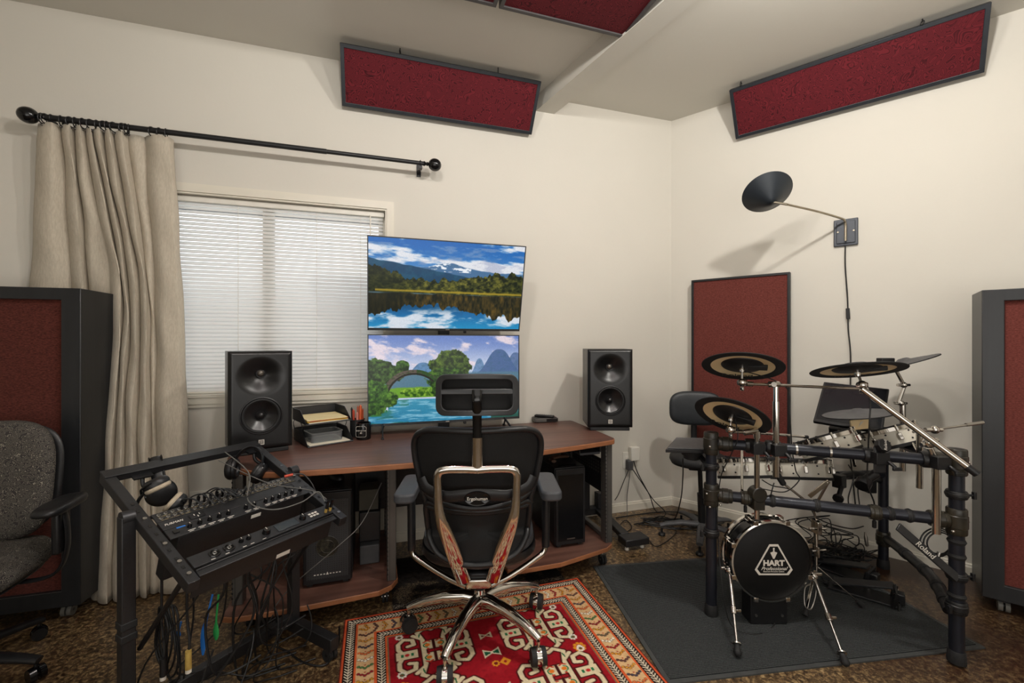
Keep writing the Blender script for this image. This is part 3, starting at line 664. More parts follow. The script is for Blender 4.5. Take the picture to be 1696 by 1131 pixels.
# ------------------------------------------------------------------ rug, hide, mat
rugO = V((-.782, 2.033, 0)); RW = 1.2; RL = 1.35; rug_z = .009
def rugpaint(u, v):
    x = u*RW; y = v*RL; p = Paint(x, y, (150,24,34))
    p.mix(sst(.4, .8, fbm(x*14, y*14, 4, 2))*.6, (172,34,44)); p.mix(sst(.55, .8, fbm(x*60, y*60, 2, 4))*.35, (120,18,28))
    e = np.minimum(np.minimum(x, RW-x), np.minimum(y, RL-y))        # distance from the edge
    vert = np.minimum(x, RW-x) < np.minimum(y, RL-y); s = np.where(vert, y, x)   # running coordinate
    cream = np.array((222,206,170.)); dk = (40,26,24)
    # --- field
    def med(cx, cy, sw=.158, sh=.134):
        X = (x-cx)/sw; Y = (y-cy)/sh; A = np.abs(X); B = np.abs(Y); w = .050
        lines = [[(.80,.0),(.93,.30),(.93,.55),(.78,.74),(.55,.66),(.52,.42),(.68,.38)], [(.30,.62),(.40,.95),(.16,1.14),(.0,1.02)], [(.30,.62),(.52,.84)], [(.28,.55),(.28,.0)]]
        d = np.full(X.shape, 9.)
        for l in lines: d = np.minimum(d, seg(A, B, l))
        d = np.minimum(d, np.maximum(np.abs(A-.72)-.22, B-.12)*1.0+.06*0)
        d2 = np.maximum(np.abs(A-.17)-.12, np.abs(B-.28)-.18)
        d = np.minimum(d-w, d2)
        p.mix(1-sst(.045, .065, d), (74,22,22)); p.mix(1-sst(.0, .02, d), cream)
        fl = np.hypot(A-.17, B-.28); p.mix(1-sst(.06, .08, fl), (222,120,40)); p.mix((np.abs(fl-.1) < .02)*(A > .17), (50,120,74))
        fl = np.hypot(A-.72, B); p.mix(1-sst(.05, .07, fl), (196,44,44)); p.mix((np.abs(np.abs(A-.72)-.13) < .035)*(B < .06), (44,116,74))
        p.mix((np.abs(A-.17) < .035)*(np.abs(B-.12) < .03)+(np.abs(seg(A, B, [(.08,.42),(.17,.48),(.26,.42)])) < .025), (190,60,40))
        p.mix((A < .012)*(B < .5), dk); p.mix(seg(A, B, [(.36,.72),(.34,.88)]) < .02, (50,110,70))
    for i in range(2):
        for j in range(4):
            med(.375+i*.45, .325+j*.30)
    def flower(cx, cy, r, c1, c2):
        for k in range(8):
            t = k*PI/4; q = np.hypot(x-cx-r*math.cos(t), y-cy-r*math.sin(t)); p.mix(1-sst(r*.34, r*.42, q), c1)
        q = np.hypot(x-cx, y-cy); p.mix(1-sst(r*.5, r*.6, q), c2); p.mix(1-sst(r*.2, r*.3, q), (150,24,34))
    for j in range(4):
        yy = .325+j*.30
        for cx in (.235, RW-.235): flower(cx, yy+.17, .021, (216,140,40), (230,220,200)); flower(cx, yy+.105, .014, (232,224,210), (50,120,74)); flower(cx, yy-.12, .013, (232,224,210), (60,110,74))
        flower(.6, yy+.155, .012, (216,150,40), (60,30,20))
        # butterfly and blocks between the medallions
        X = np.abs(x-.6); Y = y-(yy+.09); m = (X < .036)*(np.abs(Y) < .006+X*.55); p.mix(m*1., (226,214,186)); p.mix((X < .031)*(X > .006)*(np.abs(Y) < .001+X*.42), (30,96,66))
        X = np.abs(x-.64); Y = y-(yy+.155); p.mix(((X+np.abs(Y)) < .024)*1., (214,140,40)); p.mix(((X+np.abs(Y)) < .008)*1., (150,24,34))
        X = np.abs(x-.6); Y = y-(yy-.02); m = (X < .026)*(np.abs(Y) < .004+X*.6); p.mix(m*1., (206,190,160)); p.mix((X<.02)*(np.abs(Y)<X*.35), (90,24,24))
    # --- border bands
    p.mix((e < .190)*1., (120,104,76)); p.mix((e < .184)*1., (214,96,52)); p.mix((e < .176)*1., dk)
    p.mix((e < .140)*1., (212,92,50)); p.mix((e < .130)*1., (216,178,130)); p.mix((e < .062)*1., (214,96,52)); p.mix((e < .053)*1., dk); p.mix((e < .013)*1., (206,86,50)); p.mix((e < .004)*1., (104,40,34))
    def vine(c):
        q = e-c; per = .0145; ss = np.mod(s+np.abs(q)*.9, per)-per/2
        m = (np.abs(ss) < .0026)*(np.abs(q) < .015)*(np.abs(q) > .0); m2 = (np.abs(q) < .0018)
        p.mix((m | m2)*1., (226,214,190))
    vine(.033); vine(.158)
    # motif rows on the tan band
    q = e-.096; per = .040; k = np.floor(s/per).astype(int); ss = np.mod(s, per)-per/2
    cols = np.array([(238,228,206),(150,34,38),(206,140,44),(96,66,60),(210,148,60),(70,66,78),(212,110,60),(236,226,206),(78,124,74),(140,34,42),(200,146,50),(104,94,74)], float)
    kc = cols[k % 12]
    arch = ss-.010+np.abs(q)*.42
    mm = np.zeros(x.shape)
    for cq in (-.025, -.0125, 0, .0125, .025):
        dd = np.hypot((q-cq)*1.0, (ss-.006+abs(cq)*.55)*1.15); mm = np.maximum(mm, 1-sst(.0058, .0068, dd)); p.mix(1-sst(.0074, .0084, dd), (84,44,36))
    mk = mm[..., None]; p.c = p.c*(1-mk)+kc*mk
    mm = np.hypot(q*1., (ss+.011)) ; p.mix(1-sst(.003, .004, mm), (170,60,44))
    p.c *= (.93+.14*fbm(x*130, y*130, 2, 9))[..., None]
    return p.c
def rugpos(u, v):
    x = u*RW; y = v*RL; z = rug_z+.0012*(fbm(x*5, y*5, 2, 3)-.5)
    return np.stack([x, -y, z*np.ones_like(x)], -1)
t = thing('oriental_rug', 'red oriental rug with cream hooked medallions under the mesh office chair', 'rug', rugO, YA)
painted('pile', 440, 480, rugpos, rugpaint, M['rugm'], t)
g = G(); g.b2((0, -RL, 0), (RW, 0, rug_z-.002)); obj('backing', g, mat('rug backing', (150,70,48), .9, noise=50, rgb2=(130,60,40)), t)
# hide
g = G(); vc = []
hide = thing('hide_rug', 'dark shaggy brown and black fur hide under the desk behind the red rug', 'rug', AB(-1.8, .5, 0), YA)
HA0, HA1, HB0, HB1 = -2.19, -1.28, .25, .752
g.prism([(HA0-(-1.8)+.0, -(HB1-.5)), (HA1+1.8, -(HB1-.5)), (HA1+1.8, -(HB0-.5)), (HA0+1.8, -(HB0-.5))], .0, .008)
obj('skin', g, mat('hide skin', (40,30,24), .9, noise=30, rgb2=(24,18,14)), hide)
rng = np.random.default_rng(5); N = 26000
hx = rng.uniform(HA0+1.8, HA1+1.8, N); hy = rng.uniform(-(HB1-.5), -(HB0-.5), N)
ang = rng.normal(-PI/2, .6, N); ln = rng.uniform(.014, .03, N); hz = rng.uniform(.010, .02, N); wd = .0013
dx = np.cos(ang)*ln; dy = np.sin(ang)*ln; pxn = -np.sin(ang)*wd; pyn = np.cos(ang)*wd
tipy = np.maximum(hy+dy, -(HB1-.5)-.008)
co = np.stack([np.stack([hx-pxn, hy-pyn, np.full(N, .006)], -1), np.stack([hx+pxn, hy+pyn, np.full(N, .006)], -1), np.stack([hx+dx, tipy, hz], -1)], 1).reshape(-1, 3)
pt = fbm(hx*6+3, hy*9, 3, 8); tan_ = (pt > .38) & ((((hx+.25)/.15)**2+((hy+.14)/.10)**2 < 1) | (((hx-.30)/.12)**2+((hy+.17)/.06)**2 < 1)) ; fringe = (hy < -(HB1-.5)+.035) & ((hx < -.12) | (hx > .22))
cc = np.zeros((N, 3)); cc[:] = (.012,.009,.007); cc[tan_] = (.30,.22,.13); cc[fringe & (rng.random(N) < .8)] = (.55,.47,.36); cc *= rng.uniform(.6, 1.3, (N, 1))
me = bpy.data.meshes.new('fur'); me.from_pydata(co.tolist(), [], np.arange(3*N).reshape(-1, 3).tolist())
a = me.color_attributes.new('Col', 'FLOAT_COLOR', 'POINT'); a.data.foreach_set('color', np.concatenate([np.repeat(cc, 3, 0), np.ones((3*N, 1))], 1).astype(np.float32).ravel())
me.materials.append(M['fur']); fo = bpy.data.objects.new('fur', me); COL.objects.link(fo); fo.parent = hide
# mat
ex = V((.9905, .1375, 0)); ey = V((-.1375, .9905, 0)); mo = V((.592, 1.655, 0))
t = thing('floor_mat', 'large charcoal ribbed carpet mat under the drum kit', 'mat', mo, math.atan2(.1375, .9905))
g = G(); g.b2((.02, .02, 0), (1.42, .86, .008)); obj('carpet', g, M['mat'], t)
g = G(); g.frm(rect(0, 0, 1.44, .88), rect(.02, .02, 1.42, .86), 0, .006); obj('rubber_edge', g, mat('mat edge', (66,68,68), .6, noise=30, rgb2=(58,60,60)), t)
# ------------------------------------------------------------------ DESK
def LA(a, b): return (a, -b)
desk = thing('computer_desk', 'long walnut laminate studio desk with bowed front and grey metal legs', 'desk', AB(-1.9, .4, 0), YA)
outl = [(-2.97, .075), (-.925, .075), (-.915, .10), (-.925, .68), (-.945, .71), (-.99, .725), (-1.2, .775), (-1.41, .812), (-1.75, .842), (-2.09, .85), (-2.4, .842), (-2.66, .825), (-2.76, .80), (-2.86, .70), (-2.965, .48)]
outl = [(a, -b) for a, b in outl]
def inset(poly, d):
    cx = sum(p[0] for p in poly)/len(poly); cy = sum(p[1] for p in poly)/len(poly)
    return [(x+(d if x < cx else -d), y+(d if y < cy else -d)) for x, y in poly]
g = G(MA); g.prism(outl, .712, .7385); obj('edge_band', g, M['edge'], desk, world=True, bevel=.004, sm=False)
g = G(MA); g.prism(inset(outl, .0035), .7382, .7402); obj('tabletop', g, M['wood'], desk, world=True, sm=False)
for (sa0, sa1, f) in ((-2.90, -2.165, 0), (-1.62, -.935, 1)):
    pl = [(sa0, .10), (sa1, .10), (sa1, .70), (sa1-.03, .755), (sa1-.09, .79)] if not f else [(sa0, .10), (sa1, .10), (sa1, .64), (sa1-.02, .70), (sa1-.07, .735), (sa1-.3, .79)]
    pl += [((sa0+sa1)/2-.05, .81), (sa0+.05, .81), (sa0, .79)]; pl = [(a, -b) for a, b in pl]
    g = G(MA); g.prism(pl, .105, .129); e = obj('shelf', g, M['edge'], desk, world=True, bevel=.003, sm=False)
    g = G(MA); g.prism(inset(pl, .003), .1285, .131); obj('shelf_top', g, M['wood'], e, world=True, sm=False)
    for ca in (sa0+.08, sa1-.06):
        for cb in (.16, .66):
            g = G(MA); g.cyl((ca-.014, -cb, .028), (ca-.003, -cb, .028), .028, n=20); g.cyl((ca+.003, -cb, .028), (ca+.014, -cb, .028), .028, n=20)
            w = obj('caster', g, M['rub'], desk, world=True)
            g = G(MA); g.b2((ca-.018, -cb-.012, .05), (ca+.018, -cb+.012, .062)); g.cyl((ca, -cb, .06), (ca, -cb, .106), .008, n=10); g.cyl((ca-.016, -cb, .028), (ca+.016, -cb, .028), .005, n=8); obj('fork', g, M['steel'], w, world=True)
for ca in (-2.86, -2.195, -1.59, -.965):
    for cb in (.17, .69 if ca not in (-.965,) else .655):
        g = G(MA); g.b2((ca-.022, -cb-.03, .13), (ca+.022, -cb+.03, .712)); c = obj('leg', g, M['grym'], desk, world=True, bevel=.004)
        g = G(MA)
        for k in range(24): g.b2((ca-.0225, -cb-.0303, .16+k*.0225), (ca-.016, -cb-.026, .168+k*.0225))
        g.b2((ca-.010, -cb-.0305, .135), (ca-.008, -cb-.0295, .708)); obj('slot_row', g, M['blk'], c, world=True, sm=False)
g = G(MA)
for ca in (-.965, -2.195):
    g2 = G(MA); g2.b2((ca-.004, -.62, .40), (ca+.004, -.2, .60)); s = obj('side_panel', g2, M['pwd'], desk, world=True)
    g2 = G(MA)
    for i in range(14):
        for j in range(4): g2.b2((ca-.0055, -.60+i*.029, .51+j*.02), (ca+.0055, -.588+i*.029, .52+j*.02))
    obj('hole_row', g2, M['grym'], s, world=True, sm=False)
    g2 = G(MA); g2.b2((ca-.015, -.62, .14), (ca+.015, -.2, .165)); obj('stretcher', g2, M['grym'], desk, world=True, bevel=.003)
g = G(MA); g.b2((-2.84, -.2, .30), (-.99, -.185, .62)); obj('back_panel', g, M['pwd'], desk, world=True)
# ------------------------------------------------------------------ televisions + stand
def tv(zb, tilt, label, paint, feet):
    aL, aR = -2.315, -1.358; b = .2; Wd = aR-aL; Ht = .553
    t = thing('television', label, 'television', AB((aL+aR)/2, b, zb if not feet else .74), YA)
    m = MA @ Matrix.Translation(V((aL, -b, zb))) @ Matrix.Rotation(tilt, 4, 'X')
    g = G(m); g.b2((0, .0, 0), (Wd, .035, Ht)); obj('housing', g, M['tvh'], t, world=True, bevel=.003)
    g = G(m); g.frm(rect(0, 0, Wd, Ht), rect(.006, .014, Wd-.006, Ht-.006), 0, .006, Matrix.Rotation(PI/2, 4, 'X')); obj('bezel', g, M['tvh'], t, world=True)
    I = mw(t).inverted() @ m; R3 = np.array(I.to_3x3()); T3 = np.array(I.translation)
    def pos(u, v):
        q = np.stack([.006+u*(Wd-.012), np.full_like(u, -.002), .014+v*(Ht-.02)], -1); return q @ R3.T+T3
    painted('screen', 500, 280, pos, paint, M['screen'], t)
    g = G(m); g.b2((Wd/2-.012, -.009, .002), (Wd/2+.012, -.004, .010)); obj('emblem', g, M['steel'], t, world=True, bevel=.001)
    g = G(m); g.b2((.2, .035, .1), (Wd-.2, .075, .42)); obj('rear_cover', g, M['blk'], t, world=True, bevel=.01)
    g = G(m); g.b2((Wd*.61, -.004, -.016), (Wd*.61+.016, .02, 0)); obj('sensor', g, M['blk'], t, world=True, bevel=.002)
    if feet:
        for a in (.085, Wd-.105):
            for s in (-1, 1):
                g = G(MA); g.bar((aL+a+(.0 if s < 0 else .01), -b-.005, zb+.01), (aL+a+(.0 if a < .3 else .03), -b+s*.10, .748), .014, .008, (1,0,0)); g.box((aL+a+(.0 if a < .3 else .03), -b+s*.10, .7445), (.016, .03, .008)); obj('foot', g, M['dkm'], t, world=True, bevel=.002)
    return t
M['tvh'] = mat('tv dark grey bezel', (52,54,56), .35, .3, noise=12, rgb2=(58,60,62))
tv(.80, 0, 'lower television on the desk showing a stone bridge, river and hills', karst, True)
tv(1.379, math.radians(14.5), 'upper television tilted forward showing a blue lake with forest and mountains', lake, False)
st = thing('monitor_stand', 'black metal floor stand behind the desk carrying the upper television', 'stand', AB(-1.3, .1, 0), YA)
g = G(MA)
g.b2((-1.87, -.06, .05), (-1.80, -.015, 1.80)); obj('pole', g, M['pwd'], st, world=True, bevel=.003)
g = G(MA); g.b2((-2.1, -.085, 1.55), (-1.57, -.06, 1.75)); g.b2((-1.9, -.19, 1.60), (-1.77, -.08, 1.68)); obj('mount_plate', g, M['pwd'], st, world=True, bevel=.002)
g = G(MA); g.b2((-1.9, -.09, .04), (-.68, -.03, .09)); obj('base_bar', g, M['pwd'], st, world=True, bevel=.004)
g = G(MA); g.bar((-.70, -.06, .07), (-.74, -.50, .06), .06, .035); g.b2((-.79, -.59, .03), (-.62, -.49, .075)); obj('foot', g, M['pwd'], st, world=True, bevel=.006)
g = G(MA); g.b2((-.83, -.10, .09), (-.78, -.05, .42)); g.b2((-.72, -.11, .09), (-.67, -.05, .2)); obj('riser', g, M['pwd'], st, world=True, bevel=.004)
for q in ((-.76, .55), (-.65, .55)):
    g = G(MA); g.cyl((q[0], -q[1], 0), (q[0], -q[1], .032), .014, .008, n=12); obj('glide', g, M['white'], st, world=True)
# ------------------------------------------------------------------ studio monitors
def speaker(loc, rz, label, padlabel):
    t = thing('studio_monitor', label, 'speaker', loc, rz); w, d, h = .285, .26, .498
    g = G(); g.b2((-w/2, .055, 0), (w/2, d, h)); g.frm(rect(-w/2, 0, w/2, h), rect(-w/2+.006, .006, w/2-.006, h-.006), -.056, -.013, Matrix.Rotation(PI/2, 4, 'X')); obj('cabinet', g, M['ash'], t, bevel=.005, seg=2)
    def fn(u, v):
        x = (u-.5)*w; z = v*h; y = 0
        r = math.hypot(x/.115, (z-.372)/.105); 
        if r < 1: y = .042*(math.cos(r*PI)+1)/2
        r2 = math.hypot(x, z-.171)
        if r2 < .090: y = .048
        e = min(w/2-abs(x), z, h-z)
        if e < .02: y += .014*(1-e/.02)**2
        return (x, y, z)
    g = G(); g.grid(fn, 64, 96)
    b = obj('baffle', g, M['spk'], t, ang=60)
    # tweeter
    g = G(); g.lathe([(.024, -.002), (.023, .004), (.019, .001), (.0165, .002)], (0, .036, .385), (0,-1,0), 32, cap=False); obj('tweeter_ring', g, M['blk'], t)
    g = G(); g.lathe([(.0165, 0), (.014, .006), (.009, .010), (.004, .012), (0, .0125)], (0, .036, .385), (0,-1,0), 24); obj('tweeter_dome', g, M['dome'], t)
    g = G(); g.lathe([(.097, -.004), (.096, .006), (.091, .008), (.087, .004)], (0, .002, .171), (0,-1,0), 48, cap=False); obj('woofer_frame', g, M['blk'], t)
    g = G(); g.lathe([(.088, 0), (.086, .008), (.081, .010), (.076, .007), (.074, .001)], (0, .004, .171), (0,-1,0), 48, cap=False); obj('surround', g, M['rub'], t)
    g = G(); g.lathe([(.075, 0), (.055, -.012), (.030, -.026), (.018, -.030)], (0, .005, .171), (0,-1,0), 48, cap=False); obj('woofer_cone', g, M['cone'], t)
    g = G(); g.lathe([(.022, -.031), (.0215, -.022), (.016, -.010), (.008, -.004), (0, -.002)], (0, .004, .171), (0,-1,0), 32, cap=False); obj('dust_cap', g, M['cone'], t)
    g = G(); zc = .038; R = Matrix.Rotation(PI/2, 4, 'X'); g.frm(rect(-.0125, zc-.0125, .0125, zc+.0125), rect(-.009, zc-.009, .009, zc+.009), -.001, .002, R)
    g.frm(rect(-.006, zc-.006, -.0008, zc+.006), rect(-.0045, zc-.0045, -.002, zc+.0045), -.001, .002, R); g.frm(rect(.0008, zc-.006, .006, zc+.006), rect(.002, zc-.0045, .0045, zc+.0045), -.001, .002, R)
    obj('logo', g, M['print'], t, sm=False)
    g = G(); g.b2((-w/2-.001, .05, .07), (-w/2+.004, .062, .27)); g.b2((w/2-.004, .05, .07), (w/2+.001, .062, .27)); obj('port_slot', g, M['blkgloss'], t)
    pc = V(loc)-V((0,0,.022))
    g = G(Matrix.Translation(pc) @ Matrix.Rotation(rz, 4, 'Z')); g.b2((-.125, .01, 0), (.125, .235, .021)); solo('isolation_pad', g, M['rub'], padlabel, 'speaker pad', bevel=.004)
    return t
M['dome'] = mat('tweeter dome', (120,114,106), .35, .7, noise=20, rgb2=(108,102,94))
speaker(V((-1.268, 2.20, .7625)), math.radians(36), 'black two-way studio monitor at the left end of the desk by the curtain', 'thin black foam pad under the left studio monitor')
speaker(V((.626, 2.765, .7625)), math.radians(-2), 'black two-way studio monitor at the right end of the desk', 'thin black foam pad under the right studio monitor')
# ------------------------------------------------------------------ computers under the desk
def pc(loc, rz, w, d, h, label, kind):
    t = thing('computer_tower', label, 'computer', loc, rz)
    g = G(); g.b2((-w/2, .01, .012), (w/2, d, h)); obj('case', g, M['blk'], t, bevel=.005)
    g = G(); g.b2((-w/2+.004, -.004, .016), (w/2-.004, .012, h-.006)); obj('front_panel', g, M['blk'], t, bevel=.003)
    g = G(); g.b2((-w/2+.018, -.0065, .04), (w/2-.018, -.003, h-.04)); fp = obj('front_grille', g, M['perf'] if kind else M['blkgloss'], t)
    if kind:
        g = G()
        for r_, n_ in ((.05, 1), (.03, 1)): g.ring((0, -.007, h*.42), (0,1,0), r_, .0016, 40, 5)
        g.lathe([(.0, .0), (.047, 0)], (0, -.0068, h*.42), (0,-1,0), 32); obj('fan', g, M['fang'], fp)
        g = G()
        for k in range(-4, 5):
            if k: g.box((k*.014, -.0075, .062), (.008, .001, .004), rz=0)
        g.add([(-.006,-.008,.058),(.006,-.008,.058),(0,-.008,.072)], [(0,1,2)]); obj('logo', g, M['print'], t, sm=False)
    else:
        g = G(); g.box((0, -.0075, .05), (.05, .001, .006)); obj('logo', g, M['steel'], t, sm=False)
    g = G()
    for sx in (-1, 1):
        for y in (.03, d-.05): g.b2((sx*w/2-sx*.03-.012, y-.015, 0), (sx*w/2-sx*.03+.012, y+.015, .014))
    obj('feet', g, M['rub'], t)
    g = G(); g.b2((-.05, .03, h), (.05, .05, h+.002)); obj('port_strip', g, M['blkgloss'], t)
    return t
M['fang'] = mat('fan behind grille', (70,64,48), .5, noise=90, rgb2=(30,28,24))
pc(V((-.89, 2.098, .132)), YA, .222, .40, .455, 'black computer tower with mesh front on the left desk shelf', 1)
pc(V((.336, 2.497, .132)), YA-.02, .19, .40, .455, 'plain black computer tower on the right desk shelf beside the office chair', 0)
# mouse on the tower
mo_ = V((-.93, 2.30, .5885)); g = G(Matrix.Translation(mo_) @ Matrix.Rotation(.9, 4, 'Z'))
g.grid(lambda u, v: (math.cos(2*PI*u)*.032*math.sin(PI/2*v), math.sin(2*PI*u)*.058*math.sin(PI/2*v), .036*math.cos(PI/2*v)), 28, 8); m1 = solo('computer_mouse', g, M['blk'], 'black computer mouse lying on top of the left computer tower', 'mouse')
# boxes in left bay
g = G(Matrix.Translation(AB(-2.30, .52, .132)) @ Matrix.Rotation(YA, 4, 'Z')); g.b2((-.05, 0, 0), (.05, .2, .10)); o = solo('power_supply', g, M['greypad'], 'small grey power supply box on the desk shelf beside the left computer tower', 'power supply', bevel=.006)
g = G(Matrix.Translation(AB(-2.30, .50, .234)) @ Matrix.Rotation(YA, 4, 'Z')); g.b2((-.055, .02, 0), (.055, .22, .16)); solo('storage_drive', g, M['blk'], 'black drive enclosure stacked on the small grey power supply box', 'drive', bevel=.006)
g = G(Matrix.Translation(AB(-2.30, .46, .396)) @ Matrix.Rotation(YA, 4, 'Z')); g.b2((-.055, 0, 0), (.045, .14, .11)); solo('cardboard_box', g, mat('dim card', (84,80,70), .8, noise=10, rgb2=(74,70,60)), 'dull grey carton on top of the black drive enclosure under the desk', 'box', bevel=.003)
# tray + things under right
tr = thing('pull_out_tray', 'grey pull-out tray under the right end of the desktop', 'tray', AB(-1.06, .5, .645), YA)
g = G(MA); g.b2((-1.14, -.66, .648), (-1.01, -.25, .662)); obj('tray_board', g, M['arm'], tr, world=True, bevel=.003)
g = G(MA); g.b2((-1.145, -.66, .66), (-1.138, -.25, .712)); g.b2((-1.012, -.66, .66), (-1.005, -.25, .712)); obj('runner', g, M['dkm'], tr, world=True)
g = G(Matrix.Translation(AB(-1.20, .50, .589)) @ Matrix.Rotation(1.1, 4, 'Z')); g.tube(smooth([(-.09,0,.012),(-.05,.03,.014),(0,.0,.02),(.05,-.03,.014),(.09,.01,.012)], 6), [(.016,.009)]*25, 8); solo('leather_strap', g, mat('brown leather', (92,64,46), .6, noise=20, rgb2=(78,52,38)), 'brown leather strap lying on top of the right computer tower', 'strap')
cable([AB(-2.70, .80, .136), AB(-2.62, .78, .22), P(560, 905, 2.0), P(600, 865, 2.08), P(632, 800, 2.2)], 'thin grey cable stretched diagonally in front of the left computer tower', r=.0022, mt=M['grycable'])
# ------------------------------------------------------------------ desk-top things
TR = math.radians(42); tm = Matrix.Translation(V((-1.089, 2.319, .7405))) @ Matrix.Rotation(TR, 4, 'Z')
tray = thing('letter_tray', 'two-tier black mesh letter tray beside the left studio monitor', 'letter tray', tm.translation, TR)
def traytier(z, y0):
    g = G(tm); w = .245; d = .25
    g.b2((0, y0, z), (w, y0+d, z+.002)); o1 = obj('tray_floor', g, M['perf'], tray, world=True)
    g = G(tm)
    for x in (0, w):
        g.add([(x, y0+.0, z), (x, y0+d, z), (x, y0+d, z+.065), (x, y0+.10, z+.065), (x, y0+.02, z+.012)], [(0,1,2,3,4)])
    g.add([(0, y0+d, z), (w, y0+d, z), (w, y0+d, z+.065), (0, y0+d, z+.065)], [(0,1,2,3)]); obj('mesh_side', g, M['perf'], tray, world=True, sm=False)
    g = G(tm)
    for x in (0, w): g.tube([(x, y0, z), (x, y0+.02, z+.014), (x, y0+.10, z+.067), (x, y0+d, z+.067)], .0025, 6)
    g.cyl((0, y0+d, z+.067), (w, y0+d, z+.067), .0025, n=6); g.cyl((0, y0, z), (w, y0, z), .003, n=6); obj('wire_rim', g, M['blk'], tray, world=True)
traytier(.004, 0); traytier(.118, .03)
g = G(tm)
for x in (.0, .245):
    g.tube(smooth([(x, .12, .07), (x, .10, .10), (x, .12, .12)], 5), .002, 6); g.tube(smooth([(x, .24, .07), (x, .26, .10), (x, .24, .12)], 5), .002, 6)
obj('riser_wire', g, M['blk'], tray, world=True)
def sheet(z, y0, h, mt, lab, name, cat, rot=0, w=.215, d=.225, warp=.0):
    g = G(tm @ Matrix.Translation(V((.122, y0+d/2, z))) @ Matrix.Rotation(rot, 4, 'Z') @ Matrix.Rotation(warp, 4, 'X')); g.b2((-w/2, -d/2, 0), (w/2, d/2, h)); return solo(name, g, mt, lab, cat, bevel=.0006)
sheet(.1215, .035, .005, M['paper'], 'stack of white paper at the bottom of the upper letter tray', 'paper_stack', 'paper', .02)
sheet(.127, .035, .004, M['yel'], 'yellow folder in the upper letter tray under the cream one', 'file_folder', 'folder', -.03)
sheet(.1315, .035, .003, M['redc'], 'thin red folder between the yellow and cream folders', 'file_folder', 'folder', .05)
sheet(.135, .035, .006, M['manila'], 'thick cream manila folder on top of the upper letter tray', 'file_folder', 'folder', -.05)
sheet(.0065, .008, .003, M['paper'], 'white paper sheets in the lower letter tray', 'paper_stack', 'paper', 0, .22, .235)
g = G(tm @ Matrix.Translation(V((.122, .125, .0100)))); o_ = rect(-.085, -.075, .085, .075, .02); i_ = [(x*.97, y*.97) for x, y in o_]
g.frm(o_, i_, 0, .05); g.prism(i_, 0, .0015); g.frm([(x*1.05, y*1.05) for x, y in o_], i_, .048, .052); solo('plastic_container', g, M['clear'], 'clear plastic food container in the lower letter tray', 'container')
# candle jar
jp = V((-.867, 2.54, .7405)); jar = thing('candle_jar', 'black glass jar with a printed white label on the desk', 'jar', jp, 0)
g = G(); g.lathe([(.036, 0), (.040, .003), (.0415, .012), (.042, .09), (.040, .097), (.037, .097), (.0375, .01), (.0, .008)], (0,0,0), n=36); obj('jar_body', g, M['blkgloss'], jar)
for txt, sz, dz in (('BODY BUTTER', .0085, .056), ('85', .013, .043)):
    t_ = G(); text('label_text', txt, sz, M['print'], jar, Matrix.Translation(V((.0, -.0435, dz))) @ Matrix.Rotation(PI/2, 4, 'X') , world=False)
g = G(Matrix.Translation(V((0, -.0432, .05))) @ Matrix.Rotation(PI/2, 4, 'X')); o_ = rect(-.03, -.03, .03, .032, .01); g.frm(o_, [(x*.96, y*.96) for x, y in o_], 0, .0005); g.lathe([(.0, 0), (.006, .0)], (0, .022, .0006), n=16); obj('label_frame', g, M['print'], jar, sm=False)
# pen holder
pp = V((-.935, 2.625, .7405)); ph = thing('pen_holder', 'black mesh pen cup behind the candle jar', 'pen holder', pp, 0)
g = G(); g.lathe([(.040, 0), (.042, .10), (.040, .10), (.038, .003), (0, .003)], (0,0,0), n=30); obj('cup', g, M['perf'], ph)
g = G(); g.ring((0,0,.10), (0,0,1), .042, .003); obj('rim', g, M['blk'], ph)
pens = [('org', 'bright orange flat marker standing tallest in the mesh pen cup', .02, -.012, .045, .01, .175, .009), ('org', 'short orange pen in the pen cup, right of the tallest marker', .026, .012, .05, .02, .15, .005), ('pink', 'pink highlighter in the front of the mesh pen cup', .008, -.024, .03, -.05, .135, .007),
        ('redt', 'red marker at the left of the mesh pen cup', -.012, -.018, -.04, -.03, .15, .007), ('blk', 'black pen leaning left in the mesh pen cup', -.026, .0, -.09, .0, .16, .0055), ('org', 'orange pencil at the back of the mesh pen cup', -.004, .02, -.01, .05, .165, .0045)]
for mn, lab, x, y, tx, ty, L_, r_ in pens:
    g = G(); a_ = pp+V((x, y, .006)); b_ = a_+V((tx*.5, ty*.5, 1)).normalized()*L_; g.cyl(a_, b_, r_, n=10); g.cyl(b_, b_+(b_-a_).normalized()*.008, r_*.8, r_*.3, n=10); solo('pen', g, M[mn], lab, 'pen')
# small box + remote
dp = V((.235, 3.09, .7405)); mb = thing('media_box', 'small black and grey electronics box at the back of the desk', 'electronics', dp, .2)
g = G(); g.b2((-.085, -.04, .004), (.085, .05, .03)); obj('casing', g, M['grym'], mb, bevel=.003)
g = G(); g.b2((-.078, -.034, .03), (.078, .045, .033)); obj('lid', g, M['blk'], mb, bevel=.002)
g = G(); g.b2((.0, -.042, .008), (.08, -.04, .026)); obj('face', g, M['blkgloss'], mb)
g = G(); g.b2((-.07, -.03, 0), (.07, .04, .005)); obj('feet', g, M['rub'], mb)
rm = thing('remote_control', 'black remote control lying on the small electronics box', 'remote', dp+V((-.01, .0, .0335)), 1.2)
g = G(); g.b2((-.02, -.075, 0), (.02, .065, .014)); obj('remote_body', g, M['blk'], rm, bevel=.005)
g = G()
for i in range(6):
    for j in (-1, 0, 1): g.cyl((j*.011, -.05+i*.016, .013), (j*.011, -.05+i*.016, .0155), .0035, n=8)
obj('buttons', g, M['arm'], rm)

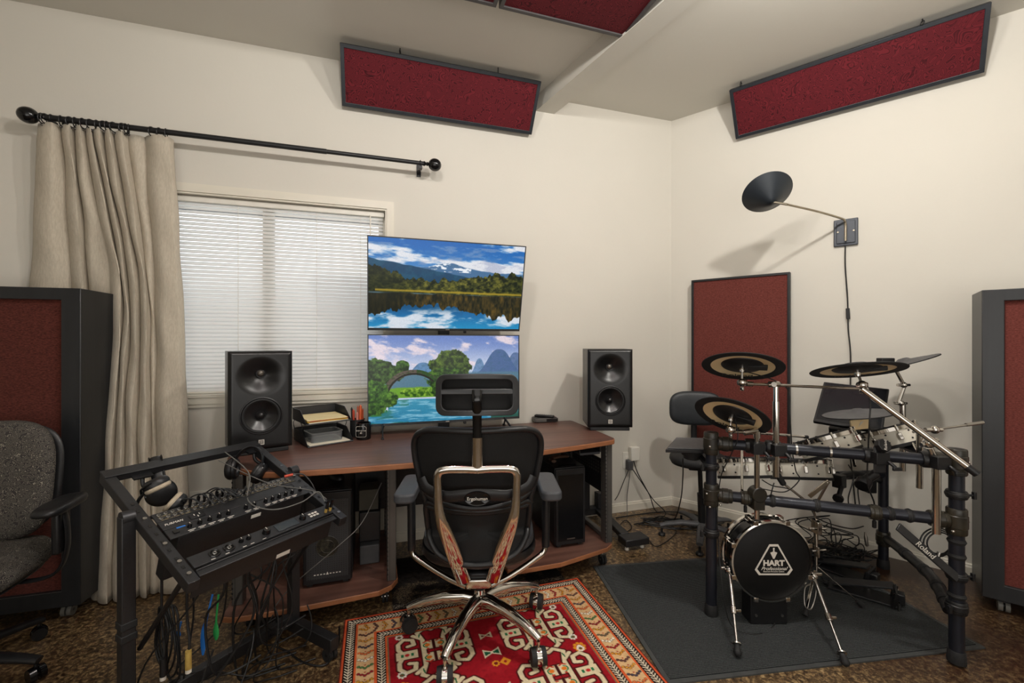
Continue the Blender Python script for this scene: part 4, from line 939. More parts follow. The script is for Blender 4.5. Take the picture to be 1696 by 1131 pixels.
# ------------------------------------------------------------------ MESH OFFICE CHAIR (seen from behind)
ch = thing('office_chair', 'black mesh ergonomic chair with headrest and polished chrome frame on the red rug', 'chair', V((-.145, 1.94, rug_z+.001)), math.radians(3))
for k, an in enumerate((103, 175, 247, 319, 31)):
    t = math.radians(an); e = V((math.cos(t), math.sin(t), 0)); sd = V((-e.y, e.x, 0))
    g = G()
    prof = [(.02, .150, .025, .035), (.07, .160, .025, .033), (.16, .156, .022, .028), (.25, .136, .019, .022), (.30, .118, .018, .017), (.322, .108, .017, .014)]
    g.tube([e*r+V((0,0,z)) for r, z, a_, b_ in prof], [(a_, b_) for r, z, a_, b_ in prof], 12, flat=sd); lg = obj('base_leg', g, M['chrome'], ch, ang=60)
    c_ = e*.318; ca = (.3, -1.1, .05, .12, -.3)[k]; w = V((math.cos(ca), math.sin(ca), 0))
    g = G()
    for s in (-1, 1): g.cyl(c_+w*s*.009+V((0,0,.037)), c_+w*s*.030+V((0,0,.037)), .036, .033, n=24)
    cs = obj('caster', g, M['rub'], ch)
    g = G(); g.cyl(c_+V((0,0,.045)), c_+V((0,0,.098)), .007, n=12); g.lathe([(.0365, -.010), (.0375, 0), (.0365, .010)], c_+V((0,0,.037)), w, 24); obj('caster_hood', g, M['chrome'], cs)
g = G(); g.lathe([(.0, .118), (.03, .120), (.036, .135), (.036, .165), (.032, .178), (.026, .18), (.026, .20), (0, .20)], (0,0,0), n=32); obj('hub', g, M['chrome'], ch)
g = G(); g.cyl((0,0,.19), (0,0,.30), .025, n=24); g.cyl((0,0,.29), (0,0,.36), .016, n=20); obj('gas_column', g, M['blk'], ch)
g = G(); g.b2((-.09, -.14, .345), (.09, .12, .40)); g.b2((-.05, -.20, .33), (.05, -.12, .375)); obj('tilt_mechanism', g, M['dkm'], ch, bevel=.01)
g = G(); g.b2((-.05, -.215, .315), (.05, -.175, .355)); obj('clamp_block', g, M['chrome'], ch, bevel=.008)
# seat pan and cushion
def seatf(k, z0, zc, mt, nm, yo=0):
    g = G()
    pl = []
    for i in range(40):
        t = 2*PI*i/40; c, s = math.cos(t), math.sin(t); pl.append((.245*k*abs(c)**.62*(1 if c > 0 else -1), .235*k*abs(s)**.62*(1 if s > 0 else -1)+yo))
    vs = []; rings = [(.80, z0), (.95, z0+.008), (1, z0+.024), (.985, z0+.05), (.9, zc), (.5, zc+.004)]
    for f, z in rings: vs += [(x*f, y*f, z+.012*abs(x/.25)**2) for x, y in pl]
    fs = [tuple(reversed(range(40)))]+[(j*40+i, j*40+(i+1) % 40, (j+1)*40+(i+1) % 40, (j+1)*40+i) for j in range(len(rings)-1) for i in range(40)]+[tuple((len(rings)-1)*40+i for i in range(40))]
    g.add(vs, fs); return obj(nm, g, mt, ch, ang=60)
seatf(1.0, .395, .435, M['blk'], 'seat_pan'); seatf(.97, .43, .485, M['seatgry'], 'seat')
# grey seat shell behind lumbar
g = G(); g.grid(lambda u, v: ((u-.5)*.43*(1-.25*(1-v)**2), -.235+.09*((u-.5)*2)**2+.02*(1-v), .395+v*.13), 24, 10); sh = obj('seat_shell', g, M['arm'], ch, ang=80); sh.modifiers.new('s', 'SOLIDIFY').thickness = .01
# backrest: outline loop (x,z) with y from z
def by(z, x=0): return -.255-.11*max(0, (z-.55))/.43+.10*(x/.25)**2*.9-(.02 if z < .55 else 0)
def loop(pts, k=6): return smooth([V((x, 0, z)) for x, z in pts], k, True)
upper = [(0, .975), (.12, .975), (.195, .968), (.236, .935), (.242, .87), (.225, .77), (.205, .69), (.195, .66), (.12, .652), (0, .648), (-.12, .652), (-.195, .66), (-.205, .69), (-.225, .77), (-.242, .87), (-.236, .935), (-.195, .968), (-.12, .975)]
lower = [(0, .655), (.12, .66), (.195, .672), (.20, .60), (.188, .53), (.15, .475), (.08, .452), (0, .447), (-.08, .452), (-.15, .475), (-.188, .53), (-.20, .60), (-.195, .672), (-.12, .66)]
def framed(pts, nm, r, mt, y_off=0):
    L_ = [V((p.x, by(p.z, p.x)+y_off, p.z)) for p in loop(pts)]
    g = G(); g.tube(L_, r, 10, True); o = obj(nm, g, mt, ch, ang=70)
    g = G(); n = len(L_); cz = sum(p.z for p in L_)/n
    rings = [1, .8, .6, .4, .2]; vs = []
    for f in rings:
        for p in L_: x = p.x*f; z = cz+(p.z-cz)*f; vs.append((x, by(z, x)+y_off+.004, z))
    fs = [(j*n+i, j*n+(i+1) % n, (j+1)*n+(i+1) % n, (j+1)*n+i) for j in range(len(rings)-1) for i in range(n)]+[tuple(4*n+i for i in range(n))]
    g.add(vs, fs); obj(nm.replace('frame', 'mesh'), g, M['meshf'], ch, ang=80)
framed(upper, 'back_frame', [(.015, .012)]*108, M['blk'])
framed(lower, 'lumbar_frame', [(.013, .011)]*84, M['blk'], -.005)
# curved lumbar band with badge
g = G(); band = [V((x, -.345+.055*(x/.215)**2, z)) for x, z in ((-.215, .785), (-.19, .748), (-.12, .728), (-.05, .735), (0, .738), (.05, .735), (.12, .728), (.19, .748), (.215, .785))]
g.tube(smooth(band, 6), [(.022, .008)]*49, 10, flat=(0,0,1)); obj('lumbar_band', g, M['blk'], ch, ang=60)
g = G(); band = [V((x, by(.70, x)-.016, z)) for x, z in ((-.205, .715), (-.16, .690), (-.06, .675), (0, .672), (.06, .675), (.16, .690), (.205, .715))]
g.tube(smooth(band, 6), [(.010, .006)]*37, 10, flat=(0,0,1)); obj('lumbar_band', g, M['blk'], ch, ang=60)
g = G(); g.lathe([(.0, 0), (.040, 0), (.046, .004), (.044, .009), (.040, .007), (0, .007)], (0, -.352, .728), (0,-1,0), 40, sx=1); 
for i, p in enumerate(g.v): g.v[i] = V((p.x*1.05, p.y, .728+(p.z-.728)*.58))
bd_ = obj('badge', g, M['blkgloss'], ch)
text('badge_text', 'Ergohuman', .0165, M['print'], bd_, Matrix.Translation(V((0, -.3615, .728))) @ Matrix.Rotation(PI/2, 4, 'X'), world=False)
# chrome spine: T-piece, side bars and converging legs
g = G(); yb = by(.85)-.035
g.tube(smooth([V((0, yb-.012, .955)), V((0, yb-.006, .90)), V((0, yb, .845)), V((0, yb, .83))], 6), [(.0195, .009)]*19, 12, flat=(1,0,0))
for s in (-1, 1):
    pts = [V((s*.0, yb, .835)), V((s*.06, yb, .838)), V((s*.12, yb, .836)), V((s*.142, yb+.004, .818)), V((s*.143, yb+.01, .77)), V((s*.140, yb+.012, .70)), V((s*.130, yb+.02, .64)), V((s*.10, yb+.05, .54)), V((s*.075, yb+.09, .44)), V((s*.058, yb+.15, .35))]
    rr = [(.0165, .009)]*8*3+[(.0165, .009)]*8*3+[(.018+.0012*i/3, .009) for i in range(25)]; pp_ = smooth(pts, 8); rr = (rr+[(.026, .010)]*9)[:len(pp_)]
    rr = [(.0155+.012*sst1(.45, .85, i/len(pp_)), .010) for i in range(len(pp_))]
    # flat side always faces the camera
    n_ = len(pp_); vs = []; fs = []
    for i, p in enumerate(pp_):
        t_ = (pp_[min(i+1, n_-1)]-pp_[max(i-1, 0)]).normalized(); nrm = V((0,-1,0)); nrm = (nrm-t_*nrm.dot(t_)).normalized(); sd = t_.cross(nrm)
        for q in range(12): a_ = 2*PI*q/12; vs.append(p+sd*math.cos(a_)*rr[i][0]+nrm*math.sin(a_)*rr[i][1])
    for i in range(n_-1):
        for q in range(12): fs.append((i*12+q, i*12+(q+1) % 12, (i+1)*12+(q+1) % 12, (i+1)*12+q))
    fs.append(tuple(reversed(range(12)))); fs.append(tuple((n_-1)*12+q for q in range(12))); g.add(vs, fs)
obj('chrome_spine', g, M['chrome'], ch, ang=60)
# headrest
def rr_(w, z0, z1, r): return rect(-w/2, z0, w/2, z1, r, 6)
hy_ = -.385
def bend(g, amt): 
    for i, p in enumerate(g.v): g.v[i] = V((p.x, p.y+amt*(p.x/.15)**2, p.z-.006*(p.x/.15)**2))
R = Matrix.Rotation(PI/2, 4, 'X'); R.translation = V((0, hy_, 0))
def dens(poly, k=6):
    o = []
    for i in range(len(poly)):
        a, b = poly[i], poly[(i+1) % len(poly)]
        m_ = k if math.dist(a, b) > .05 else 1
        o += [(a[0]+(b[0]-a[0])*j/m_, a[1]+(b[1]-a[1])*j/m_) for j in range(m_)]
    return o
o_ = dens(rr_(.302, 1.035, 1.185, .032)); 
def insetc(poly, cx, cz, sx, sz): return [(cx+(x-cx)*sx, cz+(z-cz)*sz) for x, z in poly]
g = G(); g.frm(dens(rr_(.302, 1.036, 1.185, .034)), dens(rr_(.256, 1.056, 1.166, .022)), 0, .018, R)
g.prism(dens([(-.135, 1.112), (.135, 1.112), (.135, 1.132), (-.135, 1.132)], 8), .002, .016, R)
bend(g, .045); hr = obj('headrest_frame', g, mat('headrest satin', (40,41,43), .4, noise=20, rgb2=(46,47,49)), ch, ang=50, bevel=.003)
g = G(); g.grid(lambda u, v: ((u-.5)*.285, hy_+.012+.012*math.sin(PI*v), 1.05+v*.12), 20, 8); bend(g, .045); obj('headrest_mesh', g, M['meshf'], ch, ang=80)
g = G(); g.tube(smooth([V((0, hy_-.014, 1.128)), V((0, hy_-.026, 1.09)), V((0, yb-.02, 1.02)), V((0, yb-.012, .95)), V((0, yb-.01, .93))], 6), [(.018-.003*i/24, .008) for i in range(25)], 12, flat=(1,0,0)); obj('headrest_stem', g, M['blkgloss'], ch, ang=60)
# arms
for s in (-1, 1):
    x = s*.298
    g = G(); g.tube(smooth([V((s*.05, -.16, .30)), V((s*.12, -.13, .315)), V((s*.22, -.09, .355)), V((s*.278, -.065, .385)), V((s*.29, -.06, .43))], 6), [(.012, .012)]*25, 12); am = obj('arm_support', g, M['chrome'], ch, ang=60)
    g = G(); g.tube([V((s*.289, -.06, .41)), V((s*.290, -.06, .60)), V((s*.293, -.06, .655))], [(.022, .017)]*3, 14, flat=(0,1,0)); obj('arm_post', g, M['blk'], ch, ang=50)
    g = G(); pl = rect(x-.043, -.20, x+.043, .08, .03, 6)
    vs = [(a_, b_, .655) for a_, b_ in pl]; g.prism(pl, .652, .69); obj('arm_pad', g, M['arm'], ch, bevel=.009, seg=3)
# ------------------------------------------------------------------ PATTERNED TASK CHAIR (left edge)
tc_ = thing('task_chair', 'grey squiggle-patterned task chair at the left edge of the picture', 'chair', V((-2.125, 1.63, 0)), math.radians(20))
def cushion(w, d, th, nx=.55, crown=.02, mtx=None):
    g = G(); n = 48; pl = []
    for i in range(n):
        t = 2*PI*i/n; c, s = math.cos(t), math.sin(t); pl.append((w/2*abs(c)**nx*(1 if c > 0 else -1), d/2*abs(s)**nx*(1 if s > 0 else -1)))
    rings = [(.86, 0), (.95, th*.1), (1, th*.4), (.985, th*.7), (.93, th*.93), (.8, th+crown*.3), (.55, th+crown*.8), (.25, th+crown)]
    vs = []
    for f, z in rings: vs += [(x*f, y*f, z) for x, y in pl]
    k = len(rings); fs = [tuple(reversed(range(n)))]+[(j*n+i, j*n+(i+1) % n, (j+1)*n+(i+1) % n, (j+1)*n+i) for j in range(k-1) for i in range(n)]+[tuple((k-1)*n+i for i in range(n))]
    g.add(vs, fs, mtx); return g
g = cushion(.54, .52, .08, .6, .015, Matrix.Translation(V((0, -.02, .40)))); 
for i, p in enumerate(g.v):
    if p.y < -.12: g.v[i] = V((p.x, p.y, p.z-.22*(-.12-p.y)**1.3))
obj('seat', g, M['taskfab'], tc_, ang=60)
g = G(); g.add(*[(lambda q: (q.v, q.f))(cushion(.47, .46, .02, .6, 0, Matrix.Translation(V((0, -.01, .375)))))][0]); obj('seat_pan', g, M['blk'], tc_, ang=50)
mb_ = Matrix.Translation(V((0, .235, .72))) @ Matrix.Rotation(math.radians(-8), 4, 'X') @ Matrix.Rotation(PI/2, 4, 'X')
g = cushion(.47, .50, .07, .6, .02, mb_)
for i, p in enumerate(g.v): g.v[i] = V((p.x, p.y-.10*abs(p.x/.235)**2*.45, p.z))
obj('backrest', g, M['taskfab'], tc_, ang=60)
g = cushion(.44, .47, .02, .6, .0, Matrix.Translation(V((0, .262, .715))) @ Matrix.Rotation(math.radians(-8), 4, 'X') @ Matrix.Rotation(PI/2, 4, 'X')); obj('back_shell', g, M['blk'], tc_, ang=50)
g = G(); g.tube(smooth([V((0, .05, .37)), V((0, .20, .365)), V((0, .285, .42)), V((0, .29, .60))], 6), [(.03, .008)]*19, 10, flat=(1,0,0)); obj('back_bar', g, M['blk'], tc_, ang=60)
g = G(); g.b2((-.09, -.1, .33), (.09, .1, .378)); obj('mechanism', g, M['dkm'], tc_, bevel=.01)
g = G(); g.cyl((0,0,.10), (0,0,.25), .026, n=20); g.cyl((0,0,.24), (0,0,.34), .016, n=16); obj('gas_column', g, M['blk'], tc_)
for s in (-1, 1):
    g = G(); g.tube(smooth([V((s*.12, .02, .365)), V((s*.26, .02, .36)), V((s*.32, .02, .39)), V((s*.345, .02, .47)), V((s*.345, .02, .56)), V((s*.335, .02, .62))], 6), [(.018, .006)]*31, 10, flat=(0,1,0)); obj('arm_bracket', g, M['dkm'], tc_, ang=60)
    g = G(); g.b2((s*.325-.014, -.02, .46), (s*.325+.014, .06, .645)); obj('arm_post', g, M['blk'], tc_, bevel=.01, seg=3)
    g = cushion(.10, .25, .03, .6, .004, Matrix.Translation(V((s*.335, -.0, .640)))); obj('arm_pad', g, M['blk'], tc_, ang=60)
for k in range(5):
    t = math.radians(72*k-10); e = V((math.cos(t), math.sin(t), 0)); sd = V((-e.y, e.x, 0))
    g = G(); g.tube([e*.02+V((0,0,.105)), e*.12+V((0,0,.11)), e*.24+V((0,0,.092)), e*.30+V((0,0,.078))], [(.03, .02), (.028, .018), (.024, .014), (.02, .012)], 10, flat=sd); obj('base_leg', g, M['blk'], tc_, ang=60)
    c_ = e*.29; w = V((math.cos(t+1.0), math.sin(t+1.0), 0)); g = G()
    for s in (-1, 1): g.cyl(c_+w*s*.005+V((0,0,.028)), c_+w*s*.024+V((0,0,.028)), .028, .025, n=20)
    g.cyl(c_+V((0,0,.03)), c_+V((0,0,.08)), .008, n=10); obj('caster', g, M['blkgloss'], tc_)
#PART2_BEGIN
# ------------------------------------------------------------------ AUDIO RACK STAND (left foreground)
e1 = V((.490, .872, 0)).normalized(); e2 = V((.872, -.490, 0)).normalized()
LPo = V((-1.2285, 1.428, 0)); LW = .52; TT = math.radians(20)
ydn = e2*math.cos(TT)-V((0,0,1))*math.sin(TT); yup = -ydn; nn_ = e1.cross(yup)
Mr = Matrix((e1, yup, nn_)).transposed().to_4x4(); Mr.translation = LPo-e2*.235+V((0,0,.837))
rs = thing('rack_stand', 'black rolling equipment rack stand with tilted frame in front of the curtain', 'rack stand', LPo+e1*LW/2, math.atan2(e1.y, e1.x))
def ro(nm, g, mt, par=rs, **k): return obj(nm, g, mt, par, world=True, **k)
RLn = .635
g = G(Mr); g.b2((-.016, -RLn, -.035), (.016, .02, 0)); ro('side_rail', g, M['pwd'], bevel=.002)
g = G(Mr); g.b2((LW-.016, -RLn, -.035), (LW+.016, .02, 0)); ro('side_rail', g, M['pwd'], bevel=.002)
g = G(Mr); g.b2((-.016, -.02, -.004), (LW+.016, .028, .004)); g.b2((-.016, -.02, -.022), (LW+.016, -.016, .004)); ro('top_bar', g, M['pwd'], bevel=.002)
for x in (0, LW):
    for v_ in (.30, .445, .54, .60):
        g = G(Mr); g.cyl((x, -v_, 0), (x, -v_, .006), .006, n=12); ro('screw', g, M['steel'])
    g = G(Mr)
    for k in range(9): g.b2((x-.004, -.20-k*.045, .0002), (x+.004, -.212-k*.045, .0012))
    ro('slot_row', g, M['blkgloss'])
for x, o in ((0, -.03), (LW, .03)):
    p = LPo+e1*(x+o)
    g = G(); g.bar(p+V((0,0,.05)), p+V((0,0,.748)), .038, .038, e1); ro('post', g, M['pwd'], bevel=.003)
    for zc in (.40, .36):
        if x == 0:
            g = G(); g.bar(p+V((0,0,zc-.012)), p+V((0,0,zc+.012)), .044, .044, e1); ro('velcro_strap', g, M['rub'], bevel=.003)
    g = G(); g.cyl(p+V((0,0,.742))-e1*o*.6, p+V((0,0,.742))+e1*o*.5, .022, n=20); ro('pivot', g, M['dkm'])
    g = G(); g.bar(p-e2*.24+V((0,0,.075)), p+e2*.27+V((0,0,.075)), .04, .05); ft = ro('foot', g, M['pwd'], bevel=.003)
    for s in (-.21, .24):
        c = p+e2*s+V((0,0,.026)); g = G(); g.cyl(c-e1*.018, c-e1*.003, .026, n=20); g.cyl(c+e1*.003, c+e1*.018, .026, n=20); g.cyl(c-e1*.018, c+e1*.018, .008, n=10); g.cyl(c+V((0,0,.02)), c+V((0,0,.03)), .01, n=10); ro('caster', g, M['rub'], ft)
g = G(); g.bar(LPo-e1*.03+V((0,0,.10)), LPo+e1*(LW+.03)+V((0,0,.10)), .035, .045); ro('crossbar', g, M['pwd'], bevel=.003)
# diagonal strut behind the left rail
g = G(); g.tube([Mr @ V((.02, -.56, -.03)), LPo+V((0,0,.30))+e1*.005], .008, 8); ro('strut', g, M['blk'])
g = G(); g.tube([Mr @ V((LW-.02, -.56, -.03)), LPo+e1*(LW)+V((0,0,.30))], .008, 8); ro('strut', g, M['blk'])
# rack units
def unit(name, label, v0, v1, depth, mt='pwd', cat='rack unit'):
    t = thing(name, label, cat, Mr @ V((LW/2, -(v0+v1)/2, -.01)), 0)
    g = G(Mr); g.b2((.018, -v1, 0), (LW-.018, -v0, .005)); obj('face_plate', g, M[mt], t, world=True, bevel=.001)
    g = G(Mr); g.b2((.04, -v1+.001, -depth), (LW-.04, -v0-.001, 0)); obj('chassis', g, M['pwd'], t, world=True, bevel=.002)
    return t
def knobs(t, pts, r, h, nm='knob', mt='blkgloss'):
    for x, v in pts:
        g = G(Mr); g.cyl((x, -v, .004), (x, -v, .005+h), r, r*.8, 14); k = obj(nm, g, M[mt], t, world=True)
        g = G(Mr); g.b2((x-.0008, -v, .005+h), (x+.0008, -v+r*.75, .0058+h)); obj('pointer', g, M['print'], k, world=True)
pb = unit('patch_bay', 'patch bay full of small jacks, topmost unit in the tilted rack', .293, .339, .06)
g = G(Mr)
for i in range(24):
    for j in (0, 1):
        x = .035+i*.0195; v = .306+j*.019; g.ring((x, -v, .006), nn_*0+V((0,0,1)), .0048, .0016, 10, 5)
obj('jack_row', g, M['steel'], pb, world=True)
g = G(Mr); g.b2((.03, -.318, .0052), (.50, -.3145, .0056)); g.b2((.03, -.337, .0052), (.50, -.334, .0056)); obj('print_strip', g, M['panelgold'], pb, world=True)
pw = unit('power_conditioner', 'black power conditioner with a front socket, second unit in the tilted rack', .341, .386, .20)
text('maker_text', 'FURMAN', .013, M['print'], pw, Mr @ Matrix.Translation(V((.055, -.364, .0055))), shear=.2)
g = G(Mr); g.b2((.10, -.376, .005), (.145, -.351, .008)); so = obj('socket', g, M['blk'], pw, world=True, bevel=.001)
g = G(Mr)
for q in ((.115, -.360), (.131, -.360), (.123, -.370)): g.b2((q[0]-.0012, q[1]-.004, .0075), (q[0]+.0012, q[1]+.004, .0085))
obj('socket_slots', g, M['print'], so, world=True)
g = G(Mr); g.b2((.44, -.375, .005), (.475, -.352, .009)); obj('switch', g, M['blkgloss'], pw, world=True, bevel=.002)
ha = unit('headphone_amplifier', 'headphone amplifier with a row of black knobs, third unit in the tilted rack', .388, .436, .12)
knobs(ha, [(x, .407) for x in (.082, .112, .142, .172, .202, .262, .292, .335, .362, .389, .416, .443, .478)], .0075, .013)
g = G(Mr)
for x in (.082, .112, .142, .172, .202, .262, .292, .335, .362, .389, .416, .443): g.b2((x-.011, -.425, .0052), (x+.011, -.4225, .0056)); g.b2((x-.009, -.431, .0052), (x+.004, -.429, .0056))
obj('print_marks', g, M['print'], ha, world=True, sm=False)
g = G(Mr); g.b2((.05, -.398, .0052), (.075, -.392, .0057)); obj('blue_mark', g, M['blue'], ha, world=True)
g = G(Mr); g.b2((.035, -.418, .005), (.05, -.404, .008)); obj('power_switch', g, M['blkgloss'], ha, world=True)
ai = unit('audio_interface', 'black audio interface with two round inputs and big knobs, lowest unit in the tilted rack', .538, .590, .095)
for x in (.085, .128):
    g = G(Mr); g.ring((x, -.564, .006), (0,0,1), .0145, .003, 24, 6); g.lathe([(.0, .002), (.012, .002)], (x, -.564, .004), (0,0,1), 20); j = obj('combo_jack', g, M['blkgloss'], ai, world=True)
    g = G(Mr); g.ring((x, -.564, .007), (0,0,1), .005, .0018, 14, 5); obj('jack_ring', g, M['steel'], j, world=True)
knobs(ai, [(.168, .558), (.192, .558)], .008, .012); knobs(ai, [(.250, .562)], .0135, .015); knobs(ai, [(.388, .562)], .0125, .015); knobs(ai, [(.495, .562)], .009, .009)
g = G(Mr); g.b2((.285, -.580, .005), (.365, -.545, .007)); obj('display', g, M['lcd'], ai, world=True, bevel=.001)
g = G(Mr)
for i in range(3):
    for j in range(2): g.b2((.415+i*.013, -.560-j*.013, .005), (.424+i*.013, -.553-j*.013, .0075))
obj('button_grid', g, M['print'], ai, world=True)
g = G(Mr)
for x in (.066, .107, .160, .185, .225): g.b2((x, -.586, .0052), (x+.012, -.584, .0056))
obj('print_marks', g, M['print'], ai, world=True, sm=False)
g = G(Mr); g.b2((.27, -.4365, -.024), (.305, -.4372, -.010)); obj('label_tag', g, M['print'], ha, world=True)
g = G(Mr); g.b2((.02, -.592, -.10), (LW-.02, -.598, .0)); g.b2((.02, -.62, -.01), (LW-.02, -.592, -.004)); fc_ = ro('front_cover', g, M['pwd'], bevel=.002); g = G(Mr); g.b2((.285, -.5985, -.094), (.335, -.5975, -.078)); ro('label_tag', g, M['print'], fc_)
# patch cables
def rk(x, v, h): return Mr @ V((x, -v, h))
specs = [(.10, .18, .05), (.125, .21, .06), (.15, .24, .055), (.17, .27, .07), (.19, .30, .06), (.21, .33, .05), (.23, .26, .04)]
for i, (x0, x1, h) in enumerate(specs):
    g = G(); g.tube(smooth([rk(x0, .306, .01), rk(x0, .30, .035), rk(x0+.02, .33, h), rk((x0+x1)/2, .365+.01*(i % 3), h*.7), rk(x1-.01, .34, .045), rk(x1, .32, .03), rk(x1, .322, .01)], 6), .0026, 6)
    c = thing('patch_cable', 'short black patch cable looping between jacks of the top rack unit', 'cable', rk(x0, .306, .01), 0, 'patch cables in the patch bay')
    obj('wire', g, M['cable'], c, world=True)
    for x in (x0, x1):
        g = G(); g.cyl(rk(x, .306 if x == x0 else .322, .006), rk(x, .306 if x == x0 else .322, .034), .0045, .004, 10); obj('connector', g, M['blkgloss'], c, world=True)
cable([rk(.33, .10, .06), rk(.33, .28, .06), rk(.27, .40, .03), rk(.30, .50, .04), rk(.40, .52, .045), rk(.485, .50, .05), rk(.49, .545, .03)], 'thin grey headphone cord curving across the rack to the lowest unit', r=.0022, mt=M['grycable'])
cable([rk(.30, .12, .04), rk(.34, .30, .05), rk(.40, .36, .03), rk(.48, .47, .04), rk(.50, .54, .035)], 'second thin cord lying across the right end of the rack units', r=.0018, mt=M['grycable'])
g = G(); g.cyl(rk(.475, .30, .012), rk(.505, .31, .018), .0055, n=12); solo('cable_connector', g, M['redt'], 'red plug sleeve at the right end of the top rack unit', 'plug')
cable([rk(.505, .31, .018), rk(.55, .33, .01), rk(.57, .40, -.05), rk(.56, .45, -.2)], 'black cord leaving the red plug over the right end of the rack', r=.003)
for x, lab in ((.478, 'gold and black jack plug standing in the lowest rack unit, left of the pair'), (.497, 'gold and black jack plug standing in the lowest rack unit, right of the pair')):
    j = thing('jack_plug', lab, 'plug', rk(x, .575, .005), 0)
    g = G(); g.cyl(rk(x, .575, .005), rk(x, .575, .022), .0055, n=12); obj('collar', g, M['yelt'], j, world=True)
    g = G(); g.cyl(rk(x, .575, .022), rk(x, .575, .055), .006, .005, 12); obj('barrel', g, M['blkgloss'], j, world=True)
# headphones
def headphones(loc, rot, label, pad, ww=.075, hh=.14, r=.047, strap=False):
    t = thing('headphones', label, 'headphones', loc, 0); m = Matrix.Translation(V(loc)) @ rot
    pts = [V((ww*math.cos(a), 0, hh*math.sin(a))) for a in [PI*i/24 for i in range(25)]]
    g = G(m); g.tube(pts, [(.017, .005)]*25, 10, flat=(0,1,0)); hb = obj('headband', g, M['blk'], t, world=True, ang=60)
    if strap:
        g = G(m)
        for dy in (-.019, .019): g.tube([p*1.03+V((0, dy, 0)) for p in pts], .0025, 6)
        obj('rim_wire', g, M['blkgloss'], hb, world=True)
    for s in (-1, 1):
        c = V((s*ww, 0, -.02)); ax = V((s, 0, -.25)).normalized()
        g = G(m); g.lathe([(r*.55, .020), (r*.8, .016), (r*.95, .008), (r, 0), (r*.97, -.008)], c, ax, 36); cu_ = obj('ear_cup', g, M['blk'], t, world=True, ang=60)
        g = G(m); g.lathe([(0, .0165), (r*.56, .0175)], c, ax, 30); obj('cup_grille', g, M['perf'], cu_, world=True)
        g = G(m); g.ring(c-ax*.014, ax, r*.74, r*.24, 30, 10); obj('ear_pad', g, M[pad], t, world=True)
        g = G(m); g.tube(smooth([V((s*ww*.99, 0, .03)), V((s*(ww+.012), .03, .012)), V((s*(ww+.008), r*.9, -.02))], 5), .0035, 6); g.tube(smooth([V((s*ww*.99, 0, .03)), V((s*(ww+.012), -.03, .012)), V((s*(ww+.008), -r*.9, -.02))], 5), .0035, 6); obj('yoke', g, M['blkgloss'], t, world=True)
    return t
h1 = rk(.165, .012, -.10); h0 = P(266, 826, 1.53); headphones(h0, Matrix.Rotation(math.radians(15), 4, 'Z') @ Matrix.Rotation(math.radians(-128), 4, 'Y') @ Matrix.Rotation(math.radians(15), 4, 'X'), 'black headphones with beige ear pads slung below the left end of the top bar', 'beige', .050, .075, .040)
headphones(h1, Matrix.Rotation(math.radians(-50), 4, 'Z') @ Matrix.Rotation(math.radians(8), 4, 'X') @ Matrix.Rotation(math.radians(-14), 4, 'Y'), 'black headphones with wide strap hung over the left end of the rack top bar', 'blk', .055, .120, .050, True)
h2 = rk(.445, .09, -.045); headphones(h2, Matrix.Rotation(math.radians(15), 4, 'Z') @ Matrix.Rotation(math.radians(-18), 4, 'X') @ Matrix.Rotation(math.radians(14), 4, 'Y'), 'black open-back headphones hanging at the right end of the rack below the speaker', 'blk', .058, .085, .046)
for x, lab in ((.09, 'black headphone hanger bracket under the left end of the rack top bar'), (.50, 'black headphone hanger bracket under the right end of the rack top bar')):
    g = G(Mr); g.b2((x-.03, -.045, -.018), (x+.03, -.012, -.012)); g.tube(smooth([(x, -.03, -.015), (x, -.05, -.045), (x+.015, -.075, -.055), (x+.03, -.09, -.035)], 6), .007, 8); solo('hanger', g, M['blk'], lab, 'hanger')
# coil on the left post and dangling leads
cc_ = LPo+e1*.035+V((0,0,.30))
g = G()
for k in range(5):
    R0 = .075+.006*k; pts = [cc_+e1*(.03+.008*k)+e2*(R0*.55*math.cos(a)+.01*math.sin(3*a+k))+V((0,0,R0*1.35*math.sin(a)-.01*k)) for a in [2*PI*i/28 for i in range(28)]]
    g.tube(pts, .0035, 6, True)
solo('coiled_cable', g, M['cable'], 'coil of black cable strapped to the left post of the rack stand', 'cable')
rnd = random.Random(11)
for i in range(16):
    x = .08+rnd.random()*.40; v0 = .40+rnd.random()*.12; xb = x+rnd.uniform(-.12, .12); fl = LPo+e1*xb+e2*rnd.uniform(-.05, .14)
    p0 = rk(x, v0, -.10 if i % 2 else -.12); mid = (p0+fl)/2+e1*rnd.uniform(-.08, .08)+e2*rnd.uniform(-.06, .10); lo_z = rnd.choice([.006, .006, .13])
    pts = [p0, p0+V((0,0,-.10))+e2*rnd.uniform(-.02, .02), V((mid.x, mid.y, .33+rnd.uniform(-.08, .08))), V((fl.x, fl.y, lo_z+.05)), V((fl.x, fl.y, lo_z))+e1*.06, V((fl.x, fl.y, lo_z+ (.0 if lo_z < .1 else .03)))+e1*.14+e2*.05]
    cable(pts, 'black lead hanging in the tangle beneath the tilted rack units', r=.003 if i % 3 else .0042, group='leads hanging under the rack', k=6)
for i in range(4):
    c = LPo+e1*(.12+.1*i)+e2*(.06+.04*(i % 2)); R0 = .06+.015*i
    pts = [c+e1*R0*math.cos(a)*1.2+e2*R0*math.sin(a)+V((0,0,.12+.05*math.sin(2*a+i)+.06*math.cos(a))) for a in [2*PI*k/20 for k in range(17)]]
    cable(pts, 'black lead looped loosely over the rack stand crossbar', r=.003, group='leads looped on the crossbar', k=4)
